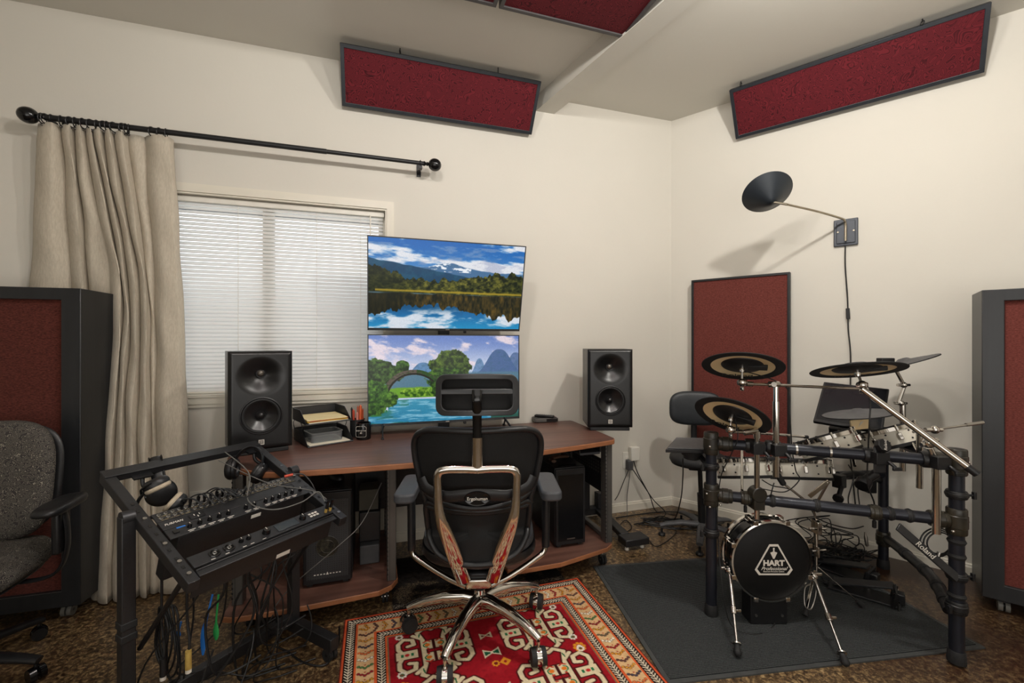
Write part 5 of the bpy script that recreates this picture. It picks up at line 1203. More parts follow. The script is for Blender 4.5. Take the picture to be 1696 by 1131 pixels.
cable([LPo+e1*.42+e2*.10+V((0,0,.14)), FL(430, 1065)+V((0,0,.004)), FL(470, 1078)+V((0,0,.004)), FL(505, 1100)+V((0,0,.004)), FL(540, 1102)+V((0,0,.004)), FL(560, 1070)+V((0,0,.004)), FL(562, 1040)+V((0,0,.004))], 'black cable lying on the floor around the right caster of the rack stand', r=.004)
def wrapcable(px, py0, py1, d, mn, lab):
    a = P(px, py0, d); b = P(px+2, py1, d-.02)
    t = thing('audio_lead', lab, 'cable', b, 0); g = G(); g.tube(smooth([a+V((0,0,.14)), a, (a+b)/2+V((.006,0,0)), b], 6), .0042, 8); obj('wire', g, M['cable'], t, world=True)
    g = G(); g.cyl(b, b+V((0,0,.06)), .0095, .009, 14); obj('connector', g, M[mn], t, world=True)
    g = G(); g.cyl(b-V((0,0,.012)), b, .009, n=14); obj('tip', g, M['print'], t, world=True)
wrapcable(268, 1030, 1120, 1.46, 'blk', 'vertical lead with white-tipped black connector nearest the left post of the rack stand')
wrapcable(310, 1020, 1108, 1.46, 'yelt', 'vertical lead with a worn yellow sleeved connector beneath the rack')
for pts, mn, lab in (([(352, 985), (346, 1010), (338, 1045), (336, 1085)], 'blue', 'bright blue cable tag hanging beneath the rack units'), ([(362, 985), (358, 1030), (358, 1060)], 'green', 'green cable tag beside the blue one beneath the rack'), ([(300, 1030), (296, 1045), (294, 1055)], 'blue', 'short blue tape wrap near the left post of the rack stand')):
    q = [P(x, y, 1.55) for x, y in pts]; g = G(); g.tube(smooth(q, 5), [(.0035+.0075*max(0, math.sin(2*PI*(i/((len(q)-1)*5)-.5)))*1.0, .003) for i in range((len(q)-1)*5+1)], 8, flat=(1,0,0)); solo('cable_tag', g, M[mn], lab, 'cable tag')
# ------------------------------------------------------------------ DRUM KIT
Z = V((0,0,1))
pFL = V((.952, 2.078, 0)); pFR = V((1.806, 1.766, 0)); pBR = V((2.154, 2.522, 0))
dk_ = thing('drum_rack', 'dark blue-black tubular drum rack standing on the grey mat', 'drum rack', (pFL+pFR)/2, 0)
def dr(nm, g, mt, par=dk_, **k): return obj(nm, g, mt, par, world=True, **k)
MZ = .009
for p, zt, z0 in ((pFL, .865, MZ), (pFR, .862, MZ), (pBR, .80, 0)):
    g = G(); g.cyl(p+Z*(z0+.02), p+Z*zt, .0245, n=28); po = dr('post', g, M['tubeblue'])
    g = G(); g.lathe([(.030, 0), (.031, .01), (.028, .045), (.0255, .05)], p+Z*z0, (0,0,1), 28); dr('rubber_foot', g, M['rub'], po)
    g = G(); g.lathe([(.0255, 0), (.026, .012), (.0, .016)], p+Z*zt, (0,0,1), 24); dr('end_cap', g, M['blk'], po)
def bar_(a, b, nm='crossbar', r=.0235): g = G(); g.tube(a if isinstance(a, list) else [a, b], r, 24); return dr(nm, g, M['tubeblue'])
ba, bb_ = pFL+Z*.825, pFR+Z*.822; bar_(ba, bb_); bar_(pFL+Z*.580, pFR+Z*.582)
bar_(pFR+Z*.80, pBR+Z*.76); lowb = smooth([P(1469, 893, 2.50), P(1508, 924, 2.22), P(1542, 955, 2.0), P(1560, 984, 1.87), P(1573, 1012, 1.80)], 8); g = G(); g.tube(lowb, .023, 20); dr('side_bar', g, M['pwd'])
for k_ in (6, 13, 20, 26):
    g = G(); g.tube(lowb[k_:k_+2], .0265, 20); dr('velcro_strap', g, M['rub'])
bar_(pBR+Z*.54, P(1388, 788, 2.50))
g = G(); s0 = P(1487, 872, 1.79); s1 = pFR+Z*.36+V((-.02, -.025, 0)); g.bar(s0, s1, .034, .008, (.35,-.94,0)); bs = dr('brace_strap', g, M['pwd'], bevel=.002)
dd_ = (s1-s0).normalized(); up_ = V((-.35, .94, 0)); yv = (Z-dd_*Z.dot(dd_)); nv = V((-.30, -.95, 0)); nv = (nv-dd_*nv.dot(dd_)).normalized(); yv = nv.cross(dd_).normalized()
mt_ = Matrix((dd_, yv, nv)).transposed().to_4x4(); mt_.translation = s0.lerp(s1, .42)+nv*.019+yv*0
text('strap_text', 'Roland', .029, M['print'], bs, mt_)
# coupling fittings
def fitting(c, ax, ln=.075, r=.031, bolt=None, mt='clampbrn', nm='coupling'):
    c = V(c); ax = V(ax).normalized(); g = G(); g.lathe([(r*.93, -ln/2), (r, -ln/2+.004), (r, -ln/4), (r*1.08, -ln/4+.003), (r*1.08, ln/4-.003), (r, ln/4), (r, ln/2-.004), (r*.93, ln/2)], c, ax, 24); f = dr(nm, g, M[mt])
    if bolt is not None:
        b = V(bolt).normalized(); g = G(); g.cyl(c+b*r*.9, c+b*(r+.02), .005, n=10); g.box(c+b*(r+.022), (.012, .012, .030)); dr('wing_bolt', g, M['chrome' if mt == 'x' else 'blk'], f, bevel=.003)
    return f
bx = (bb_-ba).normalized()
for p, z, s in ((pFL, .825, 1), (pFL, .580, 1), (pFR, .822, -1), (pFR, .582, -1)):
    fitting(p+Z*z, Z, .105, .033); fitting(p+Z*z+bx*s*.06, bx, .06, .032)
fitting(pFL+Z*.715, Z, .03, .034, (-.9, -.4, 0), 'blk', 'memory_lock'); fitting(pFR+Z*.69, Z, .03, .034, (.9, -.3, 0), 'blk', 'memory_lock'); fitting(pFR+Z*.235, Z, .05, .033, (-.9, -.4, 0), 'blk', 'memory_lock'); fitting(pFL+Z*.40, Z, .04, .034, (-.9, -.3, 0), 'blk', 'memory_lock')
fitting(pFR+Z*.36, Z, .03, .033, (.9, -.2, 0), 'blk', 'memory_lock'); fitting(pFR+Z*.50, Z, .02, .0275, None, 'rub', 'velcro_strap'); fitting(pFR+Z*.44, Z, .02, .0275, None, 'rub', 'velcro_strap'); fitting(pFR+Z*.28, Z, .02, .0275, None, 'rub', 'velcro_strap'); fitting(pBR+Z*.76, Z, .08, .033); fitting(pBR+Z*.17, Z, .08, .033)
for f in (.28, .47, .76, .83): fitting((pFL+Z*.580).lerp(pFR+Z*.582, f), bx, .022, .0265, None, 'rub', 'velcro_strap')
for f, z in ((.70, .58), (.16, .58)): fitting((pFL+Z*z).lerp(pFR+Z*z, f), bx, .04, .030, (0,0,-1), 'clampbrn')
# hinge knob on the lower bar, left
c = (pFL+Z*.58).lerp(pFR+Z*.582, .205); g = G(); g.cyl(c+V((0,-.04,.03)), c+V((0,.01,.03)), .034, n=24); g.b2(c+V((-.025,-.038,-.04)), c+V((.025,.02,.02))); dr('hinge_clamp', g, M['clampbrn'], bevel=.004)
def bolt_dots(c, n, pts, r=.0055):
    g = G()
    for q in pts: g.ball(V(c)+V(q), r, 10)
    return g
for c, pts in ((pFL+Z*.825, [(.035,-.03,.02),(-.02,-.03,-.01)]), (pFL+Z*.58, [(-.03,-.02,.01),(-.02,-.03,-.05),(.03,-.03,-.04)]), (pFR+Z*.582, [(.035,-.01,0),(-.045,-.03,-.03)]), (pFR+Z*.822, [(.04,-.01,.0)])):
    for q in pts: g = G(); g.ball(V(c)+V(q), .006, 10); dr('bolt_head', g, M['chrome'])
# pole clamps along the top bar
def onbar(px):
    k = (px-CX)/F; a = ba; b = bb_; t = (k*a.y-a.x)/((b.x-a.x)-k*(b.y-a.y)); return a.lerp(b, t)
for px in (1246, 1280, 1443, 1540):
    c = onbar(px); g = G(); M_ = frame(c, bx, (0,0,1)); g.lathe([(.030, -.03), (.034, -.022), (.034, .022), (.030, .03)], c, bx, 20); cl = dr('pole_clamp', g, M['blk'])
    g = G(); g.box(c+V((.0,-.045,0)), (.055, .034, .05)); g.cyl(c+V((.02,-.06,-.01)), c+V((.03,-.085,-.03)), .007, n=10); g.box(c+V((.032,-.09,-.034)), (.036, .01, .014)); dr('wing_bolt', g, M['blk'], cl, bevel=.004)
c = onbar(1443)+V((0,-.048,.05)); g = G(); g.cyl(c, c+V((0,-.022,.01)), .030, .027, 8); kn = dr('grip_knob', g, M['blk'], bevel=.003)
text('knob_text', 'Roland', .016, M['print'], kn, frame(c+V((0,-.0235,.0107)), V((0,-.91,.41)), (.25,0,.97)))
g = G(); g.bar(c+V((0,.005,0)), c+V((.0,.005,-.115)), .05, .012, (0,1,0)); dr('knob_plate', g, M['pwd'], bevel=.01)
g = G()
for px in (1318, 1374): 
    c = onbar(px); g2 = G(); g2.lathe([(.0243,-.004),(.0262,-.004),(.0262,.004),(.0243,.004)], c, bx, 20, cap=False); dr('bar_ring', g2, M['steel'])
# ---- cymbal pads
def look(c, aspect, roll):
    # unit normal of a disc whose face, seen from the survey point, has this aspect and this slope of its long axis
    v = (V((0,0,H))-V(c)).normalized(); r = V((-v.y, v.x, 0)).normalized()*-1; r = V((0,0,1)).cross(v).normalized(); u = v.cross(r)
    return v, r, u
def cymbal(px, py, d, R, aspect, roll, label, kind='under', cab=True):
    c = P(px, py, d); v, r, u = look(c, aspect, roll); r = V((v.y*-1, v.x, 0)).normalized()
    if r.x < 0: r = -r
    u = r.cross(-v); u = u if u.z > 0 else -u
    ra = math.radians(roll); maj = r*math.cos(ra)+u*math.sin(ra); mn = u*math.cos(ra)-r*math.sin(ra)
    s = math.sqrt(1-aspect**2); N = (v*aspect-mn*s) if kind == 'under' else (v*aspect+mn*s)
    t = thing('cymbal_pad', label, 'cymbal', c, 0)
    m = frame(c, N, maj)
    if kind == 'under':
        g = G(m); g.lathe([(0, -.028), (.045, -.026), (.055, -.016), (R*.6, -.008), (R, 0), (R+.002, .002), (R, .005), (R*.78, .0035), (R*.775, -.001)], (0,0,0), (0,0,1), 64, x=(1,0,0), cap=False); obj('rubber_rim', g, M['rub'], t, world=True)
        g = G(m); g.lathe([(R*.45, -.008), (R*.6, -.004), (R*.785, .0015)], (0,0,0), (0,0,1), 64, x=(1,0,0), cap=False); obj('underside', g, M['gold'], t, world=True)
        g = G(m); g.lathe([(0, .008), (R*.2, .007), (R*.48, .001), (R*.52, -.004), (R*.52, -.010)], (0,0,0), (0,0,1), 48, x=(1,0,0))
        g.b2((R*.12, -R*.13, -.004), (R*.60, R*.13, .009)); obj('trigger_housing', g, M['blk'], t, world=True, bevel=.002)
        mm = m @ Matrix.Translation(V((0, 0, .0015)))
        # lettering reads upright for someone in front of the kit
        X = maj; Y = N.cross(X); 
        if Y.dot(u) < 0: Y = -Y
        mt2 = Matrix((X, Y, X.cross(Y))).transposed().to_4x4(); mt2.translation = c+N*.005-Y*R*.655-X*R*.12
        text('pad_text', 'Roland', R*.25, M['printd'], t, mt2, sx=1.15)
    else:
        g = G(m); g.lathe([(0, .022), (.02, .020), (.035, .010), (R*.6, .004), (R, -.004), (R, -.008), (0, -.006)], (0,0,0), (0,0,1), 56, x=(1,0,0)); obj('pad_surface', g, M['greypad'], t, world=True)
        g = G(m); g.ring((0,0,-.006), (0,0,1), R, .003, 48, 6); obj('rubber_rim', g, M['rub'], t, world=True)
    g = G(m); sg = 1 if kind == 'under' else -1
    g.lathe([(0, .0), (.011, .0), (.012, .018*sg), (.008, .03*sg), (0, .03*sg)], (0,0,0), (0,0,1), 16); obj('felt_nut', g, M['chrome'], t, world=True)
    return c, N
cA, nA_ = cymbal(1229, 607, 1.98, .168, .36, -1, 'black-rimmed cymbal pad highest on the left of the drum kit, tan underside showing')
cB, nB_ = cymbal(1212, 689, 2.02, .162, .44, -14, 'black-rimmed cymbal pad below the upper left one, tilted down to the right')
cC, nC_ = cymbal(1419, 613, 1.86, .168, .17, 8, 'black-rimmed cymbal pad on the thick chrome boom at the right of the drum kit')
cD, nD_ = cymbal(1497, 600, 2.36, .150, .07, 20, 'thin dark cymbal pad seen edge-on behind the right cymbal', 'over')
cE, nE_ = cymbal(1421, 684, 2.20, .152, .16, 9, 'grey hi-hat pad in front of the dark computer screen behind the drums', 'over')
# ---- boom stands
def chain(name, label, segs, cat='cymbal stand'):
    t = thing(name, label, cat, segs[0][2][0], 0)
    for nm, mn, pts, r in segs: g = G(); g.tube(pts, r, 14); obj(nm, g, M[mn], t, world=True)
    return t
def tilter(t, c, tgt):
    g = G(); g.ball(c, .019, 14); g.cyl(V(c)-V((.018,0,0)), V(c)+V((.018,0,0)), .012, n=14); j = obj('tilter', g, M['chrome'], t, world=True)
    g = G(); g.cyl(c, tgt, .005, n=10); obj('spindle', g, M['steel'], t, world=True)
    g = G(); g.box(V(c)+V((.0,-.0,-.028)), (.010, .022, .018)); obj('wing_bolt', g, M['chrome'], j, world=True, bevel=.003)
pA_ = onbar(1248)+V((0,-.028,0)); zA0 = .49
s1_ = chain('cymbal_stand', 'chrome pole rising from the rack to the lower left cymbal pad', [('pole', 'chrome', [V((pA_.x, pA_.y, .50)), V((pA_.x, pA_.y, .875))], .0115), ('upper_pole', 'chrome', [V((pA_.x, pA_.y, .87)), V((pA_.x, pA_.y, .90))], .015), ('boom_arm', 'chrome', [P(1210, 716, pA_.y-.0), P(1236, 716, pA_.y), P(1336, 724, pA_.y+.02)], .006)])
tilter(s1_, P(1210, 712, pA_.y), cB+nB_*.01); g = G(); g.cyl(P(1232, 717, pA_.y), P(1254, 713, pA_.y), .013, n=14); obj('boom_clamp', g, M['chrome'], s1_, world=True)
g = G(); g.cyl(P(1332, 724, pA_.y+.02), P(1338, 724.4, pA_.y+.02), .008, n=12); obj('boom_end', g, M['blk'], s1_, world=True)
pB_ = onbar(1279)+V((0,-.028,0))
s2_ = chain('cymbal_stand', 'tall chrome pole carrying the long thin boom of the upper left cymbal pad', [('pole', 'chrome', [V((pB_.x, pB_.y, .70)), V((pB_.x, pB_.y, 1.04))], .0135), ('upper_pole', 'chrome', [V((pB_.x, pB_.y, 1.03)), V((pB_.x, pB_.y, 1.11))], .0105), ('boom_arm', 'chrome', [P(1230, 636, pB_.y), P(1282, 638, pB_.y), P(1437, 645, pB_.y-.02)], .0065)])
tilter(s2_, P(1229, 634, pB_.y), cA+nA_*.01); g = G(); g.cyl(P(1274, 637, pB_.y), P(1290, 637, pB_.y), .014, n=14); g.cyl(P(1282, 637, pB_.y-.03), P(1282, 637, pB_.y+.02), .011, n=14); obj('boom_clamp', g, M['chrome'], s2_, world=True)
g = G(); g.cyl(P(1236, 636, pB_.y), P(1246, 636.5, pB_.y), .011, n=12); obj('boom_collar', g, M['chrome'], s2_, world=True)
pC_ = onbar(1540)+V((0,-.028,0)); d3 = pC_.y
s3_ = chain('cymbal_stand', 'chrome pole with thick diagonal boom tube at the right of the drum rack', [('pole', 'chrome', [V((pC_.x, pC_.y, .53)), V((pC_.x, pC_.y, .82))], .0145), ('upper_pole', 'chrome', [V((pC_.x, pC_.y, .82)), P(1540, 742, d3)], .011), ('boom_arm', 'chrome', [P(1427, 644, 1.82), P(1604, 775, 1.66)], .0125), ('boom_grip', 'blk', [P(1601, 773, 1.662), P(1618, 785.5, 1.647)], .0145)])
tilter(s3_, P(1428, 638, 1.83), cC+nC_*.008); g = G(); c = P(1538, 733, d3-.01); g.ball(c, .024, 14); g.cyl(c-V((.03,0,.01)), c+V((.035,0,.01)), .009, n=12); obj('boom_clamp', g, M['chrome'], s3_, world=True)
pq = V((pC_.x+.025, pC_.y+.10, 0))
s4_ = chain('cymbal_stand', 'chrome pole just behind the right boom pole with a thin silver arm pointing right', [('pole', 'chrome', [pq+Z*.68, pq+Z*.93], .0115), ('side_arm', 'steel', [P(1512, 716, pq.y), P(1545, 712, pq.y), P(1626, 701, pq.y)], .005), ('arm_tip', 'steel', [P(1600, 704, pq.y), P(1628, 700, pq.y)], .0075)])
g = G(); c = P(1548, 712, pq.y); g.ball(c, .018, 12); g.cyl(c-V((.04,0,0)), c+V((.03,0,.0)), .009, n=12); obj('arm_clamp', g, M['chrome'], s4_, world=True)
dE = 2.33
s5_ = chain('cymbal_stand', 'jointed chrome stand behind the right cymbal holding the edge-on pad', [('pole', 'chrome', [P(1495, 780, dE), P(1495, 668, dE)], .0135), ('middle_rod', 'chrome', [P(1488, 668, dE), P(1498, 640, dE)], .0085), ('upper_rod', 'chrome', [P(1498, 640, dE), P(1483, 612, dE)], .0085)])
for q in ((1492, 668), (1497, 638)):
    g = G(); c = P(q[0], q[1], dE); g.ball(c, .017, 12); g.cyl(c-V((.035,0,0)), c+V((.03,0,.0)), .008, n=12); obj('joint', g, M['chrome'], s5_, world=True)
g = G(); g.b2(P(1461, 602, dE-.02), P(1472, 593, dE+.02)); obj('wing_knob', g, M['blk'], s5_, world=True, bevel=.004)
g = G(); g.cyl(P(1483, 612, dE), cD, .005, n=8); obj('spindle', g, M['steel'], s5_, world=True)
# ---- drum pads
def drumpad(px, py, d, R, h, N, label, nl=8, tilt_x=None):
    c = P(px, py, d); N = V(N).normalized(); t = thing('drum_pad', label, 'drum', c-N*h/2, 0); m = frame(c-N*h/2, N, tilt_x or (1,0,0))
    g = G(m); g.lathe([(R, 0), (R+.001, .004), (R+.001, h-.004), (R, h)], (0,0,0), (0,0,1), 64); obj('shell', g, M['shellw'], t, world=True)
    g = G(m); g.lathe([(R-.03, -.012), (R+.004, -.012), (R+.005, 0), (R-.002, .006)], (0,0,0), (0,0,1), 64); g.lathe([(0,-.010),(R-.01,-.010)], (0,0,0), (0,0,1), 48); obj('base_ring', g, M['rub'], t, world=True)
    g = G(m); g.lathe([(R+.004, h-.010), (R+.007, h-.008), (R+.007, h+.010), (R+.002, h+.012), (R-.001, h+.006)], (0,0,0), (0,0,1), 64, cap=False); obj('hoop', g, M['chrome'], t, world=True)
    g = G(m); g.ring((0,0,h+.012), (0,0,1), R+.002, .0055, 48, 8); obj('hoop_rubber', g, M['rub'], t, world=True)
    g = G(m); g.lathe([(0, h+.006), (R*.98, h+.004)], (0,0,0), (0,0,1), 48); obj('head', g, M['head'], t, world=True)
    for k in range(nl):
        a = 2*PI*(k+.5)/nl; e = V((math.cos(a), math.sin(a), 0)); s = V((-e.y, e.x, 0)); mm = m @ frame(e*(R+.008)+V((0,0,h*.5)), e, (0,0,1))
        g = G(mm); g.b2((-h*.22, -.009, -.006), (h*.22, .009, .010)); lg = obj('lug', g, M['chrome'], t, world=True, bevel=.003)
        g = G(mm); g.cyl((h*.2, 0, .003), (h*.5+.012, 0, .003), .003, n=8); g.cyl((h*.5+.008, 0, .003), (h*.5+.02, 0, .003), .0055, n=8); obj('tension_rod', g, M['chrome'], lg, world=True)
        for q in (-.02, .02):
            g = G(mm); g.cyl((0, q*2.2, -.009), (0, q*2.2, -.005), .004, n=8)
        a2 = a+PI/nl; e = V((math.cos(a2), math.sin(a2), 0))
        for zz in (h*.25, h*.75):
            g = G(m); g.cyl(e*(R-.001)+V((0,0,zz)), e*(R+.003)+V((0,0,zz)), .0045, n=10)
            obj('rivet', g, M['dkm'], t, world=True)
    return t
drumpad(1372, 738, 2.16, .125, .072, (-.27, .40, 1), 'white-shelled drum pad tilted left, directly behind the rack top bar')
drumpad(1473, 726, 2.26, .128, .076, (-.24, .40, 1), 'white-shelled drum pad right of the tilted one, under the right cymbal')
drumpad(1232, 776, 2.40, .135, .080, (-.02, .30, 1), 'white-shelled drum pad at the lower left, seen beneath the rack top bar')
drumpad(1325, 779, 2.50, .150, .084, (.03, .30, 1), 'white-shelled drum pad right of the lower left one, beneath the rack top bar')
def rodthing(label, pts, r, mt='chrome', name='mounting_rod', cat='rod'): g = G(); g.tube(pts, r, 12); return solo(name, g, M[mt], label, cat)
rodthing('chrome L-rod running down from the tilted drum pad to the rack', smooth([P(1406, 745, 2.12), P(1413, 760, 2.05), P(1416, 772, 2.0)], 5), .006)
rodthing('chrome rod under the lower left drum pad down to the lower rack bar', [P(1229, 745, 2.26), P(1229, 812, 2.06)], .006)
rodthing('chrome rod from under the right drum pad to the rack clamp', [P(1512, 735, 2.12), P(1527, 762, 1.98)], .006)
# black mount arms under the pads
g = G(); g.tube(smooth([P(1385, 795, 2.42), P(1410, 785, 2.45), P(1440, 790, 2.49), P(1456, 795, 2.52)], 6), .018, 14); solo('pad_mount', g, M['blk'], 'black pad mount arm clamped to the rear post of the drum rack', 'mount')
g = G(); c = P(1390, 797, 2.40); g.box(c, (.05, .05, .07), rz=.5); g.cyl(c+V((-.01,-.03,-.02)), c+V((-.05,-.06,-.07)), .012, n=10); g.cyl(c+V((-.05,-.06,-.07)), c+V((-.06,-.07,-.075)), .026, n=10); solo('clamp', g, M['blk'], 'black wing clamp hanging under the rack behind the white pads', 'clamp', bevel=.003)
g = G(); c = P(1432, 797, 2.2); g.cyl(c, c+V((.06,0,.04)), .022, n=14); g.cyl(c+V((-.03,-.02,-.02)), c+V((.0,0,0)), .034, n=12); solo('clamp', g, M['blk'], 'round black ball clamp below the grip knob of the drum rack', 'clamp', bevel=.003)
# sound module on the left
c = P(1146, 737, 2.22); mm_ = Matrix.Translation(c) @ Matrix.Rotation(math.radians(-6), 4, 'Z') @ Matrix.Rotation(math.radians(4), 4, 'X')
t = thing('drum_module', 'flat grey and black drum module at the upper left corner of the drum rack', 'drum module', c, 0)
g = G(mm_); g.prism([(-.155, -.10), (.10, -.10), (.10, .10), (-.055, .10)], -.012, .004); obj('module_case', g, M['blk'], t, world=True, bevel=.002)
g = G(mm_); g.prism([(-.143, -.094), (.094, -.094), (.094, .094), (-.053, .094)], .004, .010); obj('pad_top', g, M['greypad'], t, world=True, bevel=.002)
g = G(mm_); g.cyl((.0, 0, -.07), (.0, 0, -.012), .038, n=24); g.lathe([(.050, -.05), (.055, -.03), (.045, -.014)], (0,0,0), (0,0,1), 30); obj('mount_boss', g, M['rub'], t, world=True)
g = G(); g.bar(c+V((.03,-.03,-.05)), pFL+Z*.70+V((0,.02,0)), .02, .02); obj('mount_arm', g, M['dkm'], t, world=True, bevel=.003)
# ---- bass drum
bc = P(1278, 930, 1.98); BRd = .182; bt = .10
bd2 = thing('bass_drum', 'small black bass drum with chrome hoop and white triangular logo on its face', 'drum', V((bc.x, bc.y, MZ)), 0)
def bo(nm, g, mt, par=bd2, **k): return obj(nm, g, mt, par, world=True, **k)
FX = (0,-1,0)
g = G(); g.lathe([(BRd-.008, -bt), (BRd-.006, -.005)], bc, FX, 64, x=(1,0,0)); bo('shell', g, M['blkgloss'])
for h_, nm in ((-.012, 'front_hoop'), (-bt, 'rear_hoop')):
    g = G(); g.lathe([(BRd-.006, h_), (BRd+.002, h_), (BRd+.004, h_+.004), (BRd+.002, h_+.016), (BRd-.005, h_+.018), (BRd-.007, h_+.010)], bc, FX, 72, x=(1,0,0), cap=False); bo(nm, g, M['chrome'])
g = G(); g.lathe([(0, .0), (BRd-.012, .0), (BRd-.006, -.004)], bc, FX, 64, x=(1,0,0)); hd = bo('head', g, M['head'])
fm = frame(bc+V((.009, -.0005, .0)), FX, (1,0,0)); tri = [(-.020, .078), (.020, .078), (.086, -.038), (.068, -.062), (-.068, -.062), (-.086, -.038)]; cx_, cy_ = 0, -.005
g = G(fm); g.frm(tri, [(cx_+(x-cx_)*.88, cy_+(y-cy_)*.88) for x, y in tri], 0, .0012); bo('logo_outline', g, M['print'], hd, sm=False)
g = G(fm); g.add([(-.004,.062,.001),(.004,.062,.001),(.003,.045,.001),(.016,.040,.001),(.003,.012,.001),(-.003,.012,.001),(-.016,.040,.001),(-.003,.045,.001)], [(0,1,2,7),(7,2,3,4,5,6)]); bo('logo_mark', g, M['print'], hd, sm=False)
text('logo_text', 'HART', .034, M['print'], hd, fm @ Matrix.Translation(V((0, -.0085, .0008))), ext=.0006, sx=1.1, off=.0016)
text('logo_text', 'Professional', .0215, M['print'], hd, fm @ Matrix.Translation(V((0, -.033, .0008))), shear=.45, sx=1.12)
text('logo_text', 'Electronic Percussion Systems', .0078, M['print'], hd, fm @ Matrix.Translation(V((0, -.046, .0008))), sx=1.0)
for k in range(8):
    a = PI/8+k*PI/4; e = V((math.cos(a), 0, math.sin(a))); c0_ = bc+e*(BRd+.006)
    g = G(); g.cyl(c0_+V((0,-.004,0)), c0_+V((0,.05,0)), .004, n=10); g.box(c0_+V((0,.0,0)), (.020, .012, .020)); g.box(c0_+V((0,.06,0)), (.022, .032, .022)); bo('lug', g, M['chrome'], bevel=.003)
# spurs
for a, b, nm in ((P(1208, 945, 2.03), FL(1222, 1081, MZ+.02), 'L'), (P(1347, 955, 2.03), FL(1400, 1097, MZ+.02), 'R')):
    mid = a.lerp(b, .52)
    g = G(); g.cyl(a, mid, .0085, n=14); sp = bo('spur', g, M['steel']); g = G(); g.cyl(mid, b, .0055, n=12); bo('spur_rod', g, M['steel'], sp)
    g = G(); g.cyl(mid-(b-a).normalized()*.015, mid+(b-a).normalized()*.015, .013, n=12); g.box(mid+V((.018,0,0)), (.03, .008, .012)); bo('spur_clamp', g, M['chrome'], sp, bevel=.002)
    g = G(); d_ = (b-a).normalized(); g.cyl(b-d_*.035, b-d_*.03, .018, n=16); bo('spur_washer', g, M['steel'], sp)
    g = G(); g.cyl(b-d_*.03, b+d_*.0, .011, .016, 16); g.ball(b, .016, 12); bo('rubber_foot', g, M['rub'], sp)
    g = G(); g.ball(a, .02, 12); g.cyl(a, V((bc.x+(a.x-bc.x)*.9, bc.y+.03, a.z)), .012, n=12); g.box(a+V((-.02 if nm == 'L' else .02, 0, .01)), (.04, .01, .014)); bo('spur_bracket', g, M['chrome'], bevel=.003)
g = G(); g.b2((bc.x-.085, bc.y+.02, MZ), (bc.x+.085, bc.y+.10, .16)); bo('pedal_base', g, M['blk'], bevel=.004)
for x in (-.06, .06): g = G(); g.cyl((bc.x+x, bc.y+.016, .05), (bc.x+x, bc.y+.022, .05), .006, n=10); bo('base_bolt', g, M['steel'])
# hi-hat / pedal stand to the right of the bass drum
hs = thing('hi_hat_stand', 'chrome hi-hat pedal stand to the right of the bass drum', 'stand', FL(1365, 975, MZ), 0)
q0 = P(1350, 862, 2.15); q1 = P(1352, 948, 2.15)
g = G(); g.cyl(q0, P(1352, 900, 2.15), .010, n=14); g.cyl(P(1352, 900, 2.15), q1, .0065, n=12); obj('shaft', g, M['chrome'], hs, world=True)
g = G(); g.b2(P(1343, 880, 2.17), P(1362, 866, 2.12)); g.cyl(P(1340, 876, 2.15), P(1368, 876, 2.15), .007, n=10); obj('shaft_clamp', g, M['chrome'], hs, world=True, bevel=.004)
g = G(); g.cyl(P(1345, 913, 2.15), P(1368, 911, 2.15), .005, n=10); g.b2(P(1348, 920, 2.16), P(1358, 908, 2.13)); obj('wing_clamp', g, M['chrome'], hs, world=True, bevel=.003)
for a, b in ((P(1355, 940, 2.13), FL(1428, 1003, MZ+.012)), (P(1350, 945, 2.15), FL(1333, 1020, MZ+.012)), (P(1352, 948, 2.18), FL(1368, 965, MZ+.012))):
    g = G(); g.bar(a, b, .012, .006); l_ = obj('leg', g, M['chrome'], hs, world=True, bevel=.002); g = G(); g.cyl(b-(b-a).normalized()*.035, b, .010, .014, 12); obj('rubber_foot', g, M['rub'], l_, world=True)
for nm_, a, b, w_, mm2 in (('pedal_arm', P(1296, 800, 2.08), P(1345, 838, 2.12), .011, 'chrome'), ('pedal_arm', P(1345, 838, 2.12), P(1352, 862, 2.14), .011, 'chrome'), ('angle_bracket', P(1340, 823, 2.08), P(1373, 797, 2.06), .020, 'brass'), ('angle_bracket', P(1372, 799, 2.06), P(1350, 838, 2.10), .012, 'steel')):
    g = G(); g.bar(a, b, w_, .006, (0,-1,.2)); obj(nm_, g, M[mm2], hs, world=True, bevel=.002)
g = G(); g.bar(P(1287, 785, 2.07), P(1298, 803, 2.08), .026, .02, (0,-1,.2)); obj('rubber_foot', g, M['rub'], hs, world=True, bevel=.006)
rodthing('bent silver wire frame hanging under the right spur of the bass drum', smooth([P(1352, 972, 2.03), P(1350, 990, 2.02), P(1343, 1009, 2.0), P(1333, 1003, 2.0), P(1333, 975, 2.03), P(1342, 968, 2.04)], 5), .003, 'steel', 'wire_frame')
